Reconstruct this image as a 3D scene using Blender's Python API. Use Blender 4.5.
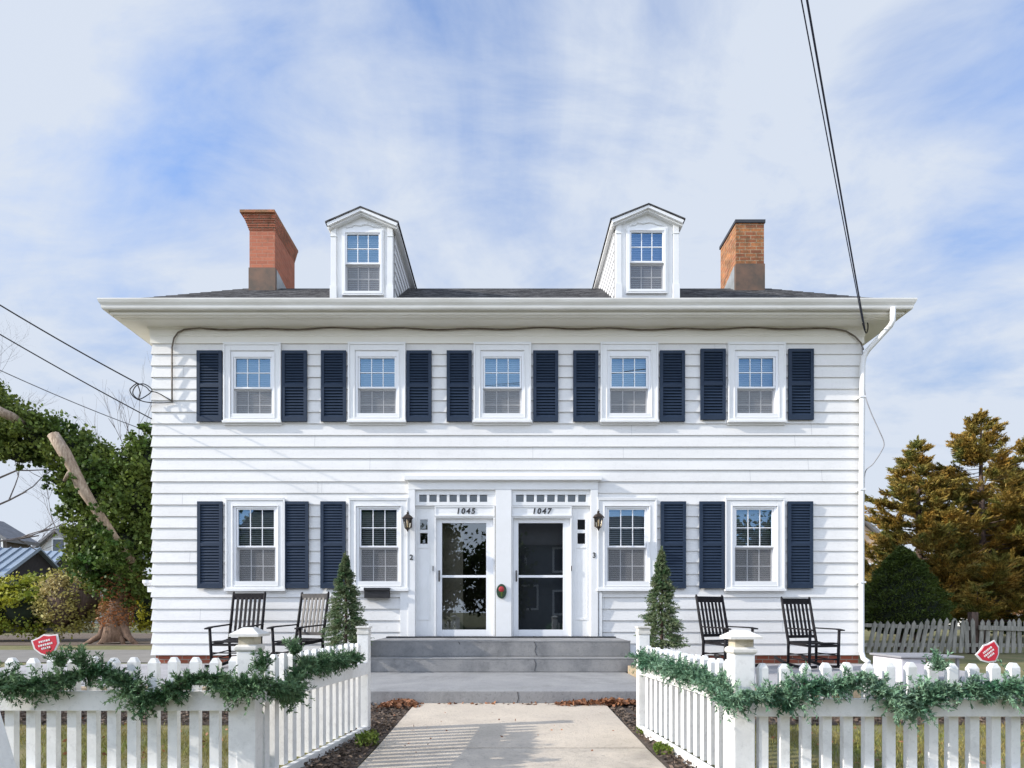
import bpy, math, random
import numpy as np
from mathutils import Vector, Matrix
S = bpy.context.scene
for o in list(bpy.data.objects): bpy.data.objects.remove(o)
R = math.radians
random.seed(7); RNG = np.random.default_rng(11)
H = 1.10; F = 600.0; CX = 507.0; HY = 612.0
# ------------------------------------------------------------ camera
cam = bpy.data.cameras.new('camera'); cam_o = bpy.data.objects.new('camera', cam)
S.collection.objects.link(cam_o); S.camera = cam_o
cam_o.location = (0, 0, H); cam_o.rotation_euler = (R(90), 0, 0)
cam.sensor_width = 36; cam.lens = F/1024*36
cam.shift_x = (512-CX)/1024; cam.shift_y = (HY-384)/1024
cam.clip_start = 0.05; cam.clip_end = 3000
# ------------------------------------------------------------ light
SUN_EL, SUN_AZ = 26.0, 11.7      # azimuth: degrees in front of the facade plane, from the left
sd = Vector((-math.cos(R(SUN_AZ))*math.cos(R(SUN_EL)), -math.sin(R(SUN_AZ))*math.cos(R(SUN_EL)), math.sin(R(SUN_EL))))
sl = bpy.data.lights.new('sun', 'SUN'); sl.energy = 3.5; sl.angle = R(0.5); sl.color = (1.0, 0.93, 0.83)
so = bpy.data.objects.new('sun', sl); S.collection.objects.link(so)
so.rotation_euler = sd.to_track_quat('Z', 'Y').to_euler()
so.location = (-20, -5, 20)
W = bpy.data.worlds.new('World'); S.world = W; W.use_nodes = True
nt = W.node_tree; nt.nodes.clear()
def N(t, ty, **kw):
    n = t.nodes.new(ty)
    for k, v in kw.items():
        if k in n.inputs.keys(): n.inputs[k].default_value = v
        else: setattr(n, k, v)
    return n
def L(t, a, b): t.links.new(a, b)
sky = N(nt, 'ShaderNodeTexSky', sky_type='NISHITA', sun_disc=False)
sky.sun_elevation = R(SUN_EL); sky.sun_rotation = math.atan2(sd.x, sd.y)
sky.air_density = 1.0; sky.dust_density = 0.6; sky.ozone_density = 2.0
tc = N(nt, 'ShaderNodeTexCoord')
sep = N(nt, 'ShaderNodeSeparateXYZ'); L(nt, tc.outputs['Generated'], sep.inputs[0])
zc = N(nt, 'ShaderNodeMath', operation='MAXIMUM'); L(nt, sep.outputs['Z'], zc.inputs[0]); zc.inputs[1].default_value = 0.0
za = N(nt, 'ShaderNodeMath', operation='ADD'); L(nt, zc.outputs[0], za.inputs[0]); za.inputs[1].default_value = 0.28
dx = N(nt, 'ShaderNodeMath', operation='DIVIDE'); L(nt, sep.outputs['X'], dx.inputs[0]); L(nt, za.outputs[0], dx.inputs[1])
dy = N(nt, 'ShaderNodeMath', operation='DIVIDE'); L(nt, sep.outputs['Y'], dy.inputs[0]); L(nt, za.outputs[0], dy.inputs[1])
cb = N(nt, 'ShaderNodeCombineXYZ'); L(nt, dx.outputs[0], cb.inputs[0]); L(nt, dy.outputs[0], cb.inputs[1])
mp = N(nt, 'ShaderNodeMapping'); mp.inputs['Rotation'].default_value = (0, 0, R(35)); mp.inputs['Scale'].default_value = (0.8, 1.5, 1)
mp.inputs['Location'].default_value = (44, 11, 0)
L(nt, cb.outputs[0], mp.inputs[0])
n1 = N(nt, 'ShaderNodeTexNoise', Scale=0.85, Detail=9.0, Roughness=0.56, Distortion=0.9); L(nt, mp.outputs[0], n1.inputs['Vector'])
n2 = N(nt, 'ShaderNodeTexNoise', Scale=3.4, Detail=7.0, Roughness=0.62, Distortion=0.5); L(nt, mp.outputs[0], n2.inputs['Vector'])
mx = N(nt, 'ShaderNodeMath', operation='MULTIPLY_ADD'); L(nt, n2.outputs['Fac'], mx.inputs[0]); mx.inputs[1].default_value = 0.42; L(nt, n1.outputs['Fac'], mx.inputs[2])
# more veil of thin cloud towards the horizon
hz = N(nt, 'ShaderNodeMapRange'); L(nt, sep.outputs['Z'], hz.inputs[0]); hz.inputs[1].default_value = 0.0; hz.inputs[2].default_value = 0.80; hz.inputs[3].default_value = 0.31; hz.inputs[4].default_value = 0.0
ad = N(nt, 'ShaderNodeMath', operation='ADD'); L(nt, mx.outputs[0], ad.inputs[0]); L(nt, hz.outputs[0], ad.inputs[1])
cr = N(nt, 'ShaderNodeValToRGB'); L(nt, ad.outputs[0], cr.inputs[0])
cr.color_ramp.elements[0].position = 0.575; cr.color_ramp.elements[0].color = (0.0, 0.0, 0.0, 1)
cr.color_ramp.elements[1].position = 0.855; cr.color_ramp.elements[1].color = (0.97, 0.97, 0.97, 1)
mixc = N(nt, 'ShaderNodeMix', data_type='RGBA'); L(nt, cr.outputs[0], mixc.inputs[0]); 
gn = N(nt, 'ShaderNodeMix', data_type='RGBA'); gn.blend_type = 'MULTIPLY'; gn.inputs[0].default_value = 1; L(nt, sky.outputs[0], gn.inputs[6]); L(nt, gn.outputs[2], mixc.inputs[6])
gr = N(nt, 'ShaderNodeMapRange'); L(nt, sep.outputs['Z'], gr.inputs[0]); gr.inputs[1].default_value = .12; gr.inputs[2].default_value = .62; gr.interpolation_type = 'SMOOTHSTEP'
gm = N(nt, 'ShaderNodeMix', data_type='RGBA'); L(nt, gr.outputs[0], gm.inputs[0]); gm.inputs[6].default_value = (.62, .62, .66, 1); gm.inputs[7].default_value = (1.04, 1.38, 1.80, 1); L(nt, gm.outputs[2], gn.inputs[7])
mixc.inputs[7].default_value = (4.2, 4.6, 5.25, 1)
bg = N(nt, 'ShaderNodeBackground', Strength=0.112); 
# sky brightened left of and behind the camera, out of view, as added facade fill
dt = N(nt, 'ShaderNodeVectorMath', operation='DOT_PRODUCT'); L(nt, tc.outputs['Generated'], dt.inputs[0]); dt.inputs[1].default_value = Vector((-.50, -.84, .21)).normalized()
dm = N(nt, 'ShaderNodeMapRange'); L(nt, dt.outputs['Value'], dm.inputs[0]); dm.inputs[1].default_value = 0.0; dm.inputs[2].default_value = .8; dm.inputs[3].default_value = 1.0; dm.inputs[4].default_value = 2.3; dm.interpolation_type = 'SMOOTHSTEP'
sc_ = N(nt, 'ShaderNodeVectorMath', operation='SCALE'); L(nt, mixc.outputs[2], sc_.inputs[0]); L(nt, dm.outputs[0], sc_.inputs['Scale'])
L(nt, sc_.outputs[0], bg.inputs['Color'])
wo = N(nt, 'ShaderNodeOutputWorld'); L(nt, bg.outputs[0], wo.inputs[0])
S.view_settings.view_transform = 'Standard'; S.view_settings.look = 'None'
S.view_settings.exposure = 0.60; S.view_settings.gamma = 1
S.render.engine = 'CYCLES'
S.cycles.max_bounces = 8; S.cycles.transparent_max_bounces = 12

# ------------------------------------------------------------ materials
def mat(name, col, rough=0.6, var=0.0, scale=8.0, col2=None, bump=0.0, bscale=None, metal=0.0, spec=0.5, island=0.0, detail=6, coat=0.0, stretch=None, lo=0.35, hi=0.65):
    m = bpy.data.materials.new(name); m.use_nodes = True; t = m.node_tree
    b = t.nodes['Principled BSDF']; b.inputs['Roughness'].default_value = rough; b.inputs['Metallic'].default_value = metal
    b.inputs['Specular IOR Level'].default_value = spec; b.inputs['Coat Weight'].default_value = coat
    co = N(t, 'ShaderNodeTexCoord'); vec = co.outputs['Object']
    if stretch:
        mp = N(t, 'ShaderNodeMapping'); mp.inputs['Scale'].default_value = stretch; L(t, vec, mp.inputs[0]); vec = mp.outputs[0]
    if col2 is None: col2 = tuple(c*(1-var) for c in col)
    n = N(t, 'ShaderNodeTexNoise', Scale=scale, Detail=float(detail), Roughness=0.62); L(t, vec, n.inputs['Vector'])
    mr = N(t, 'ShaderNodeMapRange'); L(t, n.outputs['Fac'], mr.inputs[0]); mr.inputs[1].default_value = lo; mr.inputs[2].default_value = hi
    mi = N(t, 'ShaderNodeMix', data_type='RGBA'); L(t, mr.outputs[0], mi.inputs[0])
    mi.inputs[6].default_value = (*col, 1); mi.inputs[7].default_value = (*col2, 1)
    out = mi.outputs[2]
    if island > 0:
        g = N(t, 'ShaderNodeNewGeometry'); hs = N(t, 'ShaderNodeHueSaturation')
        r = N(t, 'ShaderNodeMapRange'); L(t, g.outputs['Random Per Island'], r.inputs[0]); r.inputs[3].default_value = 1-island; r.inputs[4].default_value = 1+island
        L(t, r.outputs[0], hs.inputs['Value']); L(t, out, hs.inputs['Color']); out = hs.outputs[0]
    L(t, out, b.inputs['Base Color'])
    if bump > 0:
        n3 = N(t, 'ShaderNodeTexNoise', Scale=(bscale or scale*4), Detail=5.0); L(t, vec, n3.inputs['Vector'])
        bp = N(t, 'ShaderNodeBump', Strength=bump, Distance=0.02); L(t, n3.outputs['Fac'], bp.inputs['Height']); L(t, bp.outputs[0], b.inputs['Normal'])
    return m
def speckle(m, amt=.35, sc=55, sc2=1.1, big=.8):
    t = m.node_tree; b = t.nodes['Principled BSDF']; src = b.inputs['Base Color'].links[0].from_socket
    co = N(t, 'ShaderNodeTexCoord'); n = N(t, 'ShaderNodeTexNoise', Scale=sc, Detail=3.0, Roughness=.7); L(t, co.outputs['Object'], n.inputs['Vector'])
    a = N(t, 'ShaderNodeMapRange'); L(t, n.outputs['Fac'], a.inputs[0]); a.inputs[1].default_value = .34; a.inputs[2].default_value = .46; a.inputs[3].default_value = 1-amt; a.inputs[4].default_value = 1
    n2 = N(t, 'ShaderNodeTexNoise', Scale=sc2, Detail=7.0, Roughness=.7); L(t, co.outputs['Object'], n2.inputs['Vector'])
    a2 = N(t, 'ShaderNodeMapRange'); L(t, n2.outputs['Fac'], a2.inputs[0]); a2.inputs[1].default_value = .38; a2.inputs[2].default_value = .5; a2.inputs[3].default_value = big; a2.inputs[4].default_value = 1
    mu = N(t, 'ShaderNodeMath', operation='MULTIPLY'); L(t, a.outputs[0], mu.inputs[0]); L(t, a2.outputs[0], mu.inputs[1])
    hs = N(t, 'ShaderNodeHueSaturation'); L(t, mu.outputs[0], hs.inputs['Value']); L(t, src, hs.inputs['Color']); L(t, hs.outputs[0], b.inputs['Base Color'])
def leafmat(name, c1, c2, scale=1.2, island=0.45, trans=0.25, rough=0.55):
    m = mat(name, c1, rough, scale=scale, col2=c2, island=island, spec=0.25, detail=3)
    t = m.node_tree; b = t.nodes['Principled BSDF']; src = b.inputs['Base Color'].links[0].from_socket
    tr = N(t, 'ShaderNodeBsdfTranslucent'); L(t, src, tr.inputs[0])
    mxs = N(t, 'ShaderNodeMixShader'); mxs.inputs[0].default_value = trans
    L(t, b.outputs[0], mxs.inputs[1]); L(t, tr.outputs[0], mxs.inputs[2])
    L(t, mxs.outputs[0], t.nodes['Material Output'].inputs[0]); return m
def glassmat(name, refl, tint, trans=(1, 1, 1), rough=0.0, wav=0.0):
    m = bpy.data.materials.new(name); m.use_nodes = True; t = m.node_tree; t.nodes.remove(t.nodes['Principled BSDF'])
    gl = N(t, 'ShaderNodeBsdfGlossy', Roughness=rough); gl.inputs['Color'].default_value = (*tint, 1)
    tr = N(t, 'ShaderNodeBsdfTransparent'); tr.inputs[0].default_value = (*trans, 1)
    mxs = N(t, 'ShaderNodeMixShader'); lw = N(t, 'ShaderNodeLayerWeight', Blend=0.35)
    mr = N(t, 'ShaderNodeMapRange'); L(t, lw.outputs['Fresnel'], mr.inputs[0]); mr.inputs[3].default_value = refl; mr.inputs[4].default_value = 1
    L(t, mr.outputs[0], mxs.inputs[0]); L(t, tr.outputs[0], mxs.inputs[1]); L(t, gl.outputs[0], mxs.inputs[2])
    if wav > 0:
        co = N(t, 'ShaderNodeTexCoord'); n = N(t, 'ShaderNodeTexNoise', Scale=2.5, Detail=1.0); L(t, co.outputs['Object'], n.inputs['Vector'])
        bp = N(t, 'ShaderNodeBump', Strength=wav, Distance=0.02); L(t, n.outputs['Fac'], bp.inputs['Height']); L(t, bp.outputs[0], gl.inputs['Normal'])
    L(t, mxs.outputs[0], t.nodes['Material Output'].inputs[0]); return m
def brickmat(name, c1, c2, mortar, axis='XZ', bw=0.21, bh=0.068, grime=(0.03, 0.03, 0.02), g=0.3, gm=0.5):
    m = bpy.data.materials.new(name); m.use_nodes = True; t = m.node_tree; b = t.nodes['Principled BSDF']; b.inputs['Roughness'].default_value = 0.9
    co = N(t, 'ShaderNodeTexCoord'); sp = N(t, 'ShaderNodeSeparateXYZ'); L(t, co.outputs['Object'], sp.inputs[0])
    ad = N(t, 'ShaderNodeMath', operation='ADD'); L(t, sp.outputs['X'], ad.inputs[0]); L(t, sp.outputs['Y'], ad.inputs[1])
    c = N(t, 'ShaderNodeCombineXYZ'); L(t, ad.outputs[0], c.inputs[0]); L(t, sp.outputs['Z'], c.inputs[1])
    br = N(t, 'ShaderNodeTexBrick', Scale=1.0); L(t, c.outputs[0], br.inputs['Vector'])
    br.inputs['Color1'].default_value = (*c1, 1); br.inputs['Color2'].default_value = (*c2, 1); br.inputs['Mortar'].default_value = (*mortar, 1)
    br.inputs['Mortar Size'].default_value = 0.007; br.inputs['Brick Width'].default_value = bw; br.inputs['Row Height'].default_value = bh
    n = N(t, 'ShaderNodeTexNoise', Scale=7.0, Detail=10.0, Roughness=0.8); L(t, co.outputs['Object'], n.inputs['Vector'])
    mr = N(t, 'ShaderNodeMapRange'); L(t, n.outputs['Fac'], mr.inputs[0]); mr.inputs[1].default_value = gm; mr.inputs[2].default_value = gm+.22; mr.inputs[4].default_value = g
    mi = N(t, 'ShaderNodeMix', data_type='RGBA'); L(t, mr.outputs[0], mi.inputs[0]); L(t, br.outputs['Color'], mi.inputs[6]); mi.inputs[7].default_value = (*grime, 1)
    L(t, mi.outputs[2], b.inputs['Base Color'])
    bp = N(t, 'ShaderNodeBump', Strength=0.6, Distance=0.01, invert=True); L(t, br.outputs['Fac'], bp.inputs['Height']); L(t, bp.outputs[0], b.inputs['Normal'])
    return m
M = {}
M['siding'] = mat('siding_paint', (0.79, 0.785, 0.77), 0.55, scale=1.3, col2=(0.735, 0.73, 0.72), bump=0.12, bscale=30, stretch=(0.5, 1, 3))
M['joint'] = mat('board_joint', (0.42, 0.42, 0.43), 0.8, var=.1)
M['cheek'] = mat('cheek_paint', (0.80, 0.81, 0.83), 0.6, scale=1.5, var=.05)
M['trim'] = mat('trim_paint', (0.82, 0.825, 0.83), 0.5, scale=2.5, col2=(0.77, 0.775, 0.77), bump=0.06, bscale=25)
M['cream'] = mat('cornice_paint', (0.84, 0.82, 0.76), 0.55, scale=1.6, col2=(0.78, 0.755, 0.68), bump=0.08, stretch=(0.3, 1, 2))
M['gutter'] = mat('gutter_metal_paint', (0.80, 0.785, 0.74), 0.45, scale=2.2, col2=(0.66, 0.64, 0.58), stretch=(0.4, 1, 3))
M['vinyl'] = mat('window_vinyl', (0.84, 0.85, 0.87), 0.4, scale=3, var=0.03)
M['navy'] = mat('navy_shutter_paint', (0.013, 0.027, 0.054), 0.6, scale=3, col2=(0.022, 0.038, 0.070), bump=0.05, spec=0.3)
M['shingle'] = mat('roof_shingle', (0.024, 0.024, 0.026), 0.95, scale=5, col2=(0.105, 0.103, 0.105), bump=0.9, bscale=30, stretch=(1, 2, 2), lo=.4, hi=.62)
M['brick_l'] = brickmat('orange_red_brick', (0.50, 0.17, 0.095), (0.40, 0.13, 0.075), (0.42, 0.20, 0.13), grime=(0.20, 0.09, 0.05), g=0.75)
M['brick_c'] = brickmat('grimy_corbel_brick', (0.50, 0.17, 0.095), (0.34, 0.12, 0.07), (0.30, 0.19, 0.13), grime=(0.11, 0.06, 0.03), g=0.95)
M['brick_r'] = brickmat('old_orange_brick', (0.52, 0.20, 0.07), (0.27, 0.085, 0.04), (0.42, 0.30, 0.19), grime=(0.085, 0.06, 0.025), g=0.9, gm=.43)
M['brick_f'] = brickmat('foundation_brick', (0.34, 0.09, 0.05), (0.24, 0.07, 0.04), (0.30, 0.24, 0.2), grime=(0.3, 0.24, 0.2), g=0.35)
M['cap_grime'] = mat('chimney_corbel_grime', (0.24, 0.14, 0.07), 0.95, scale=9, col2=(0.42, 0.17, 0.09), bump=0.4)
M['flash'] = mat('flashing_metal', (0.10, 0.075, 0.055), 0.6, scale=4, col2=(0.19, 0.11, 0.07), metal=0.2)
M['flash_l'] = mat('flashing_zinc', (0.42, 0.44, 0.44), 0.5, scale=4, var=0.3, metal=0.5)
M['black'] = mat('black_paint', (0.018, 0.018, 0.021), 0.4, scale=6, var=-0.6)
M['chair'] = mat('black_chair_paint', (0.010, 0.009, 0.012), 0.65, scale=9, col2=(0.018, 0.017, 0.019), spec=0.2)
M['chair_lit'] = mat('sunlit_chair_paint', (0.055, 0.052, 0.052), 0.5, scale=9, col2=(0.10, 0.09, 0.085))  # lighter copy of the black chair paint, sunlight on the slats put into colour
M['cable'] = mat('cable_rubber', (0.03, 0.028, 0.03), 0.6, scale=5, var=0.3)
M['cable_brown'] = mat('cable_brown', (0.09, 0.065, 0.045), 0.7, scale=5, col2=(0.20, 0.17, 0.14))
M['cable_navy'] = mat('cable_bluish', (0.018, 0.024, 0.06), 0.6, scale=5, var=0.3)
M['cable_grey'] = mat('cable_grey', (0.28, 0.28, 0.30), 0.6, scale=5, var=0.3)
M['glass'] = glassmat('window_glass', 0.18, (0.34, 0.60, 0.92), (0.74, 0.78, 0.80), wav=0.03)
M['glass_low'] = glassmat('lower_window_glass', 0.10, (0.75, 0.85, 0.95), (0.7, 0.74, 0.76), wav=0.02)
M['door_glass'] = glassmat('storm_door_glass', 0.10, (0.85, 0.93, 1.0), (0.72, 0.74, 0.74), wav=0.004)
M['blind'] = mat('window_blind', (0.62, 0.62, 0.60), 0.7, var=0.05)
M['slat_dark'] = mat('window_blind_grey', (0.78, 0.78, 0.75), 0.7, var=0.1)
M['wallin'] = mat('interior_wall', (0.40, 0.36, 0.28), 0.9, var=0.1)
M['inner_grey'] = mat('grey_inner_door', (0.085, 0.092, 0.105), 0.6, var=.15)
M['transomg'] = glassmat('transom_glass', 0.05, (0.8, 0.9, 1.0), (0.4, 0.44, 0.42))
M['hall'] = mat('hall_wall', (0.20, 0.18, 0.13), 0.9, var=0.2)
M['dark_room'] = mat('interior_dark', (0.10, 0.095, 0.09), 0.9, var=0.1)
M['step'] = mat('grey_painted_concrete', (0.205, 0.207, 0.212), 0.85, scale=2.6, col2=(0.29, 0.285, 0.28), bump=0.25, bscale=60)
M['landing'] = mat('landing_concrete', (0.30, 0.30, 0.30), 0.9, scale=2.2, col2=(0.24, 0.24, 0.245), bump=0.25, bscale=60)
M['fence'] = mat('white_fence_paint', (0.84, 0.84, 0.83), 0.5, scale=3.5, col2=(0.78, 0.78, 0.765), bump=0.08, bscale=30)
M['fence_cap'] = mat('fence_cap_paint', (0.74, 0.73, 0.70), 0.55, scale=9, col2=(0.60, 0.58, 0.53), bump=0.1)
M['dirtyneck'] = mat('fence_post_weathered_neck', (0.62, 0.58, 0.47), 0.7, scale=14, col2=(0.38, 0.32, 0.22), bump=0.2)
M['oldfence'] = mat('weathered_grey_wood', (0.36, 0.34, 0.30), 0.9, scale=6, col2=(0.19, 0.185, 0.16), bump=0.3, stretch=(3, 3, 0.6), island=0.25)
M['tan'] = mat('tan_block', (0.42, 0.33, 0.22), 0.9, scale=8, var=0.25, bump=0.4)
M['bark'] = mat('pale_bark', (0.46, 0.37, 0.28), 0.9, scale=6, col2=(0.20, 0.14, 0.10), bump=0.9, stretch=(3, 3, 0.7))
M['bark_dark'] = mat('dark_bark', (0.07, 0.05, 0.04), 0.95, scale=7, col2=(0.15, 0.10, 0.08), bump=0.6, stretch=(3, 3, 0.6))
M['bark_red'] = mat('reddish_vine_bark', (0.26, 0.17, 0.12), 0.95, scale=5, col2=(0.12, 0.075, 0.05), bump=1.0, stretch=(3, 3, 0.8))
M['bark_grey'] = mat('bare_branch_bark', (0.19, 0.16, 0.15), 0.95, scale=9, var=0.4)
M['ivy'] = leafmat('ivy_leaves', (0.042, 0.098, 0.020), (0.155, 0.195, 0.040), 0.6)
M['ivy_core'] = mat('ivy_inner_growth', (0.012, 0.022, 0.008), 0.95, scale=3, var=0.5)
M['yellowbush'] = leafmat('yellow_green_leaves', (0.50, 0.46, 0.05), (0.15, 0.21, 0.03), 0.6)
M['brownbush'] = leafmat('tan_twig_leaves', (0.44, 0.36, 0.16), (0.33, 0.34, 0.06), 0.8)
M['deadivy'] = leafmat('dead_red_ivy', (0.34, 0.13, 0.05), (0.22, 0.12, 0.05), 2.0)
M['juniper'] = leafmat('bronze_conifer_foliage', (0.40, 0.235, 0.050), (0.155, 0.175, 0.045), 1.3, island=0.5)
M['yew'] = leafmat('dark_yew_foliage', (0.085, 0.115, 0.020), (0.050, 0.080, 0.016), 3.5, island=0.4)
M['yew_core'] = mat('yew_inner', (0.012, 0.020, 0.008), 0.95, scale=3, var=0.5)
M['topiary'] = leafmat('small_spruce_foliage', (0.075, 0.155, 0.065), (0.24, 0.27, 0.15), 9.0, island=0.6)
M['garland'] = leafmat('garland_needles', (0.040, 0.105, 0.042), (0.15, 0.24, 0.12), 8.0, island=0.5, trans=0.15)
M['garland_r'] = leafmat('pale_garland_needles', (0.055, 0.150, 0.080), (0.24, 0.37, 0.25), 7.0, island=0.5, trans=0.15)
M['grassblade'] = leafmat('grass_blades', (0.17, 0.20, 0.04), (0.30, 0.24, 0.09), 1.2, island=0.4)
M['dryleaf'] = leafmat('dry_brown_leaves', (0.30, 0.14, 0.07), (0.20, 0.09, 0.05), 4, island=0.5, trans=0.1)
M['chips'] = mat('bark_mulch_chips', (0.085, 0.060, 0.045), 0.95, scale=4, col2=(0.14, 0.105, 0.08), island=0.6)
M['red'] = mat('red_sign_enamel', (0.62, 0.025, 0.05), 0.45, var=0.05)
M['white'] = mat('sign_white', (0.8, 0.8, 0.8), 0.5, var=0.02)
M['lampglass'] = glassmat('lantern_glass', 0.2, (1, 1, 1), (0.95, 0.9, 0.8))
M['bulb'] = mat('lantern_bulb', (0.85, 0.72, 0.5), 0.4, var=0.05)
M['bronze'] = mat('lantern_bronze', (0.035, 0.024, 0.018), 0.4, scale=12, var=-0.8, metal=0.4)
M['steel'] = mat('door_handle_metal', (0.20, 0.19, 0.18), 0.35, var=0.2, metal=0.8)
M['greenplaque'] = mat('dark_green_plaque', (0.018, 0.045, 0.03), 0.35, scale=20, col2=(0.05, 0.09, 0.05))
M['plaquered'] = mat('plaque_red', (0.45, 0.03, 0.04), 0.4, scale=20, col2=(0.30, 0.03, 0.03))
M['pot'] = mat('dark_planter', (0.05, 0.05, 0.05), 0.6, var=0.3)
M['shedmetal'] = mat('standing_seam_metal', (0.27, 0.33, 0.40), 0.45, var=0.12, scale=0.6, metal=0.25)
M['shedwall'] = mat('dark_shed_boards', (0.025, 0.022, 0.024), 0.85, var=-0.5)
M['farwhite'] = mat('far_house_siding', (0.62, 0.62, 0.60), 0.7, var=0.08)
M['farroof'] = mat('far_grey_roof', (0.20, 0.20, 0.21), 0.9, var=0.25, scale=3)
M['fartan'] = mat('far_tan_wall', (0.55, 0.42, 0.32), 0.85, var=0.12, scale=2)
M['slate'] = mat('slate_blue_siding', (0.12, 0.145, 0.18), 0.7, var=0.1)
M['slateroof'] = mat('dark_roof', (0.05, 0.045, 0.045), 0.9, var=0.3, scale=3)
M['orangebush'] = leafmat('orange_shrub_twigs', (0.50, 0.27, 0.13), (0.36, 0.20, 0.10), 1.2)
M['bin'] = mat('pale_plastic', (0.62, 0.60, 0.64), 0.5, var=0.06)
M['binlid'] = mat('dull_grey_plastic', (0.30, 0.30, 0.32), 0.5, var=0.1)

# ------------------------------------------------------------ geometry helpers
WL = {}   # world position of each object's origin
def P(px, py, Y): return Vector(((px-CX)/F*Y, Y, H+(HY-py)/F*Y))
def X(px, Y): return (px-CX)/F*Y
def Z(py, Y): return H+(HY-py)/F*Y
def tag(o, label=None, cat=None, group=None, kind=None):
    if label: o['label'] = label
    if cat: o['category'] = cat
    if group: o['group'] = group
    if kind: o['kind'] = kind
    return o
def empty(name, loc, label, cat, group=None, rz=0):
    o = bpy.data.objects.new(name, None); S.collection.objects.link(o)
    o.location = loc; o.rotation_euler = (0, 0, rz); o.empty_display_size = 0.2
    WL[o.name] = Vector(loc); return tag(o, label, cat, group)
class MB:
    def __init__(s): s.v = []; s.f = []; s.mi = []; s.cur = 0
    def add(s, vs, fs):
        b = len(s.v); s.v += [tuple(v) for v in vs]; s.f += [tuple(b+i for i in f) for f in fs]; s.mi += [s.cur]*len(fs)
    def box(s, x0, x1, y0, y1, z0, z1):
        x0, x1 = min(x0, x1), max(x0, x1); y0, y1 = min(y0, y1), max(y0, y1); z0, z1 = min(z0, z1), max(z0, z1)
        s.add([(x0,y0,z0),(x1,y0,z0),(x1,y1,z0),(x0,y1,z0),(x0,y0,z1),(x1,y0,z1),(x1,y1,z1),(x0,y1,z1)],
              [(0,3,2,1),(4,5,6,7),(0,1,5,4),(1,2,6,5),(2,3,7,6),(3,0,4,7)])
    def beam(s, a, b, w, d, up=(0, 0, 1)):
        a = Vector(a); b = Vector(b); t = (b-a).normalized(); u = Vector(up)
        if abs(t.dot(u)) > 0.98: u = Vector((0, 1, 0))
        sx = t.cross(u).normalized(); sy = sx.cross(t).normalized()
        vs = []
        for p in (a, b):
            for i, j in ((-1,-1),(1,-1),(1,1),(-1,1)): vs.append(p+sx*(i*w/2)+sy*(j*d/2))
        s.add(vs, [(3,2,1,0),(4,5,6,7),(0,1,5,4),(1,2,6,5),(2,3,7,6),(3,0,4,7)])
    def tube(s, pts, r, n=8, caps=True):
        pts = [Vector(p) for p in pts]; k = len(pts); rs = r if isinstance(r, (list, tuple)) else [r]*k
        vs = []; prev = None
        for i, p in enumerate(pts):
            t = (pts[min(i+1, k-1)]-pts[max(i-1, 0)])
            t = t.normalized() if t.length > 1e-9 else Vector((0, 0, 1))
            if prev is None:
                u = Vector((0, 0, 1)) if abs(t.z) < 0.9 else Vector((1, 0, 0)); sx = t.cross(u).normalized()
            else:
                sx = prev-t*prev.dot(t); sx = sx.normalized() if sx.length > 1e-6 else t.orthogonal().normalized()
            prev = sx; sy = t.cross(sx)
            for j in range(n):
                a = 2*math.pi*j/n; vs.append(p+(sx*math.cos(a)+sy*math.sin(a))*rs[i])
        fs = [(i*n+j, i*n+(j+1) % n, (i+1)*n+(j+1) % n, (i+1)*n+j) for i in range(k-1) for j in range(n)]
        if caps: fs += [tuple(range(n-1, -1, -1)), tuple((k-1)*n+j for j in range(n))]
        s.add(vs, fs)
    def lathe(s, prof, c, n=16):
        vs = []; k = len(prof)
        for r, z in prof:
            for j in range(n):
                a = 2*math.pi*j/n; vs.append((c[0]+r*math.cos(a), c[1]+r*math.sin(a), c[2]+z))
        fs = [(i*n+j, i*n+(j+1) % n, (i+1)*n+(j+1) % n, (i+1)*n+j) for i in range(k-1) for j in range(n)]
        fs += [tuple(range(n-1, -1, -1)), tuple((k-1)*n+j for j in range(n))]
        s.add(vs, fs)
    def ring(s, prof, x0, x1, y0, y1):      # loft a (outset, z) profile around a rectangle
        vs = []; k = len(prof)
        for o, z in prof: vs += [(x0-o, y0-o, z), (x1+o, y0-o, z), (x1+o, y1+o, z), (x0-o, y1+o, z)]
        s.add(vs, [(i*4+j, i*4+(j+1) % 4, (i+1)*4+(j+1) % 4, (i+1)*4+j) for i in range(k-1) for j in range(4)])
    def prism(s, poly, a, b):               # poly of (x,z), extruded in y from a to b
        n = len(poly); s.add([(x, a, z) for x, z in poly]+[(x, b, z) for x, z in poly],
            [tuple(range(n)), tuple(range(2*n-1, n-1, -1))]+[(i, n+i, n+(i+1) % n, (i+1) % n) for i in range(n)])
    def prismx(s, poly, a, b):              # poly of (y,z), extruded in x
        n = len(poly); s.add([(a, y, z) for y, z in poly]+[(b, y, z) for y, z in poly],
            [tuple(range(n)), tuple(range(2*n-1, n-1, -1))]+[(i, n+i, n+(i+1) % n, (i+1) % n) for i in range(n)])
    def build(s, name, m, parent=None, world=True, loc=None, smooth=False, bevel=0, recalc=True):
        me = bpy.data.meshes.new(name); off = Vector((0, 0, 0))
        if parent is not None and world: off = WL[parent.name]
        if loc is not None and world: off = Vector(loc)
        me.from_pydata([(v[0]-off.x, v[1]-off.y, v[2]-off.z) for v in s.v], [], s.f)
        if recalc:
            import bmesh
            bm = bmesh.new(); bm.from_mesh(me); bmesh.ops.recalc_face_normals(bm, faces=bm.faces)
            if bevel: 
                es = [e for e in bm.edges if len(e.link_faces) == 2 and e.calc_face_angle(0) > 0.6]
                bmesh.ops.bevel(bm, geom=es, offset=bevel, segments=2, affect='EDGES', profile=0.6, clamp_overlap=True)
            bm.to_mesh(me); bm.free()
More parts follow.
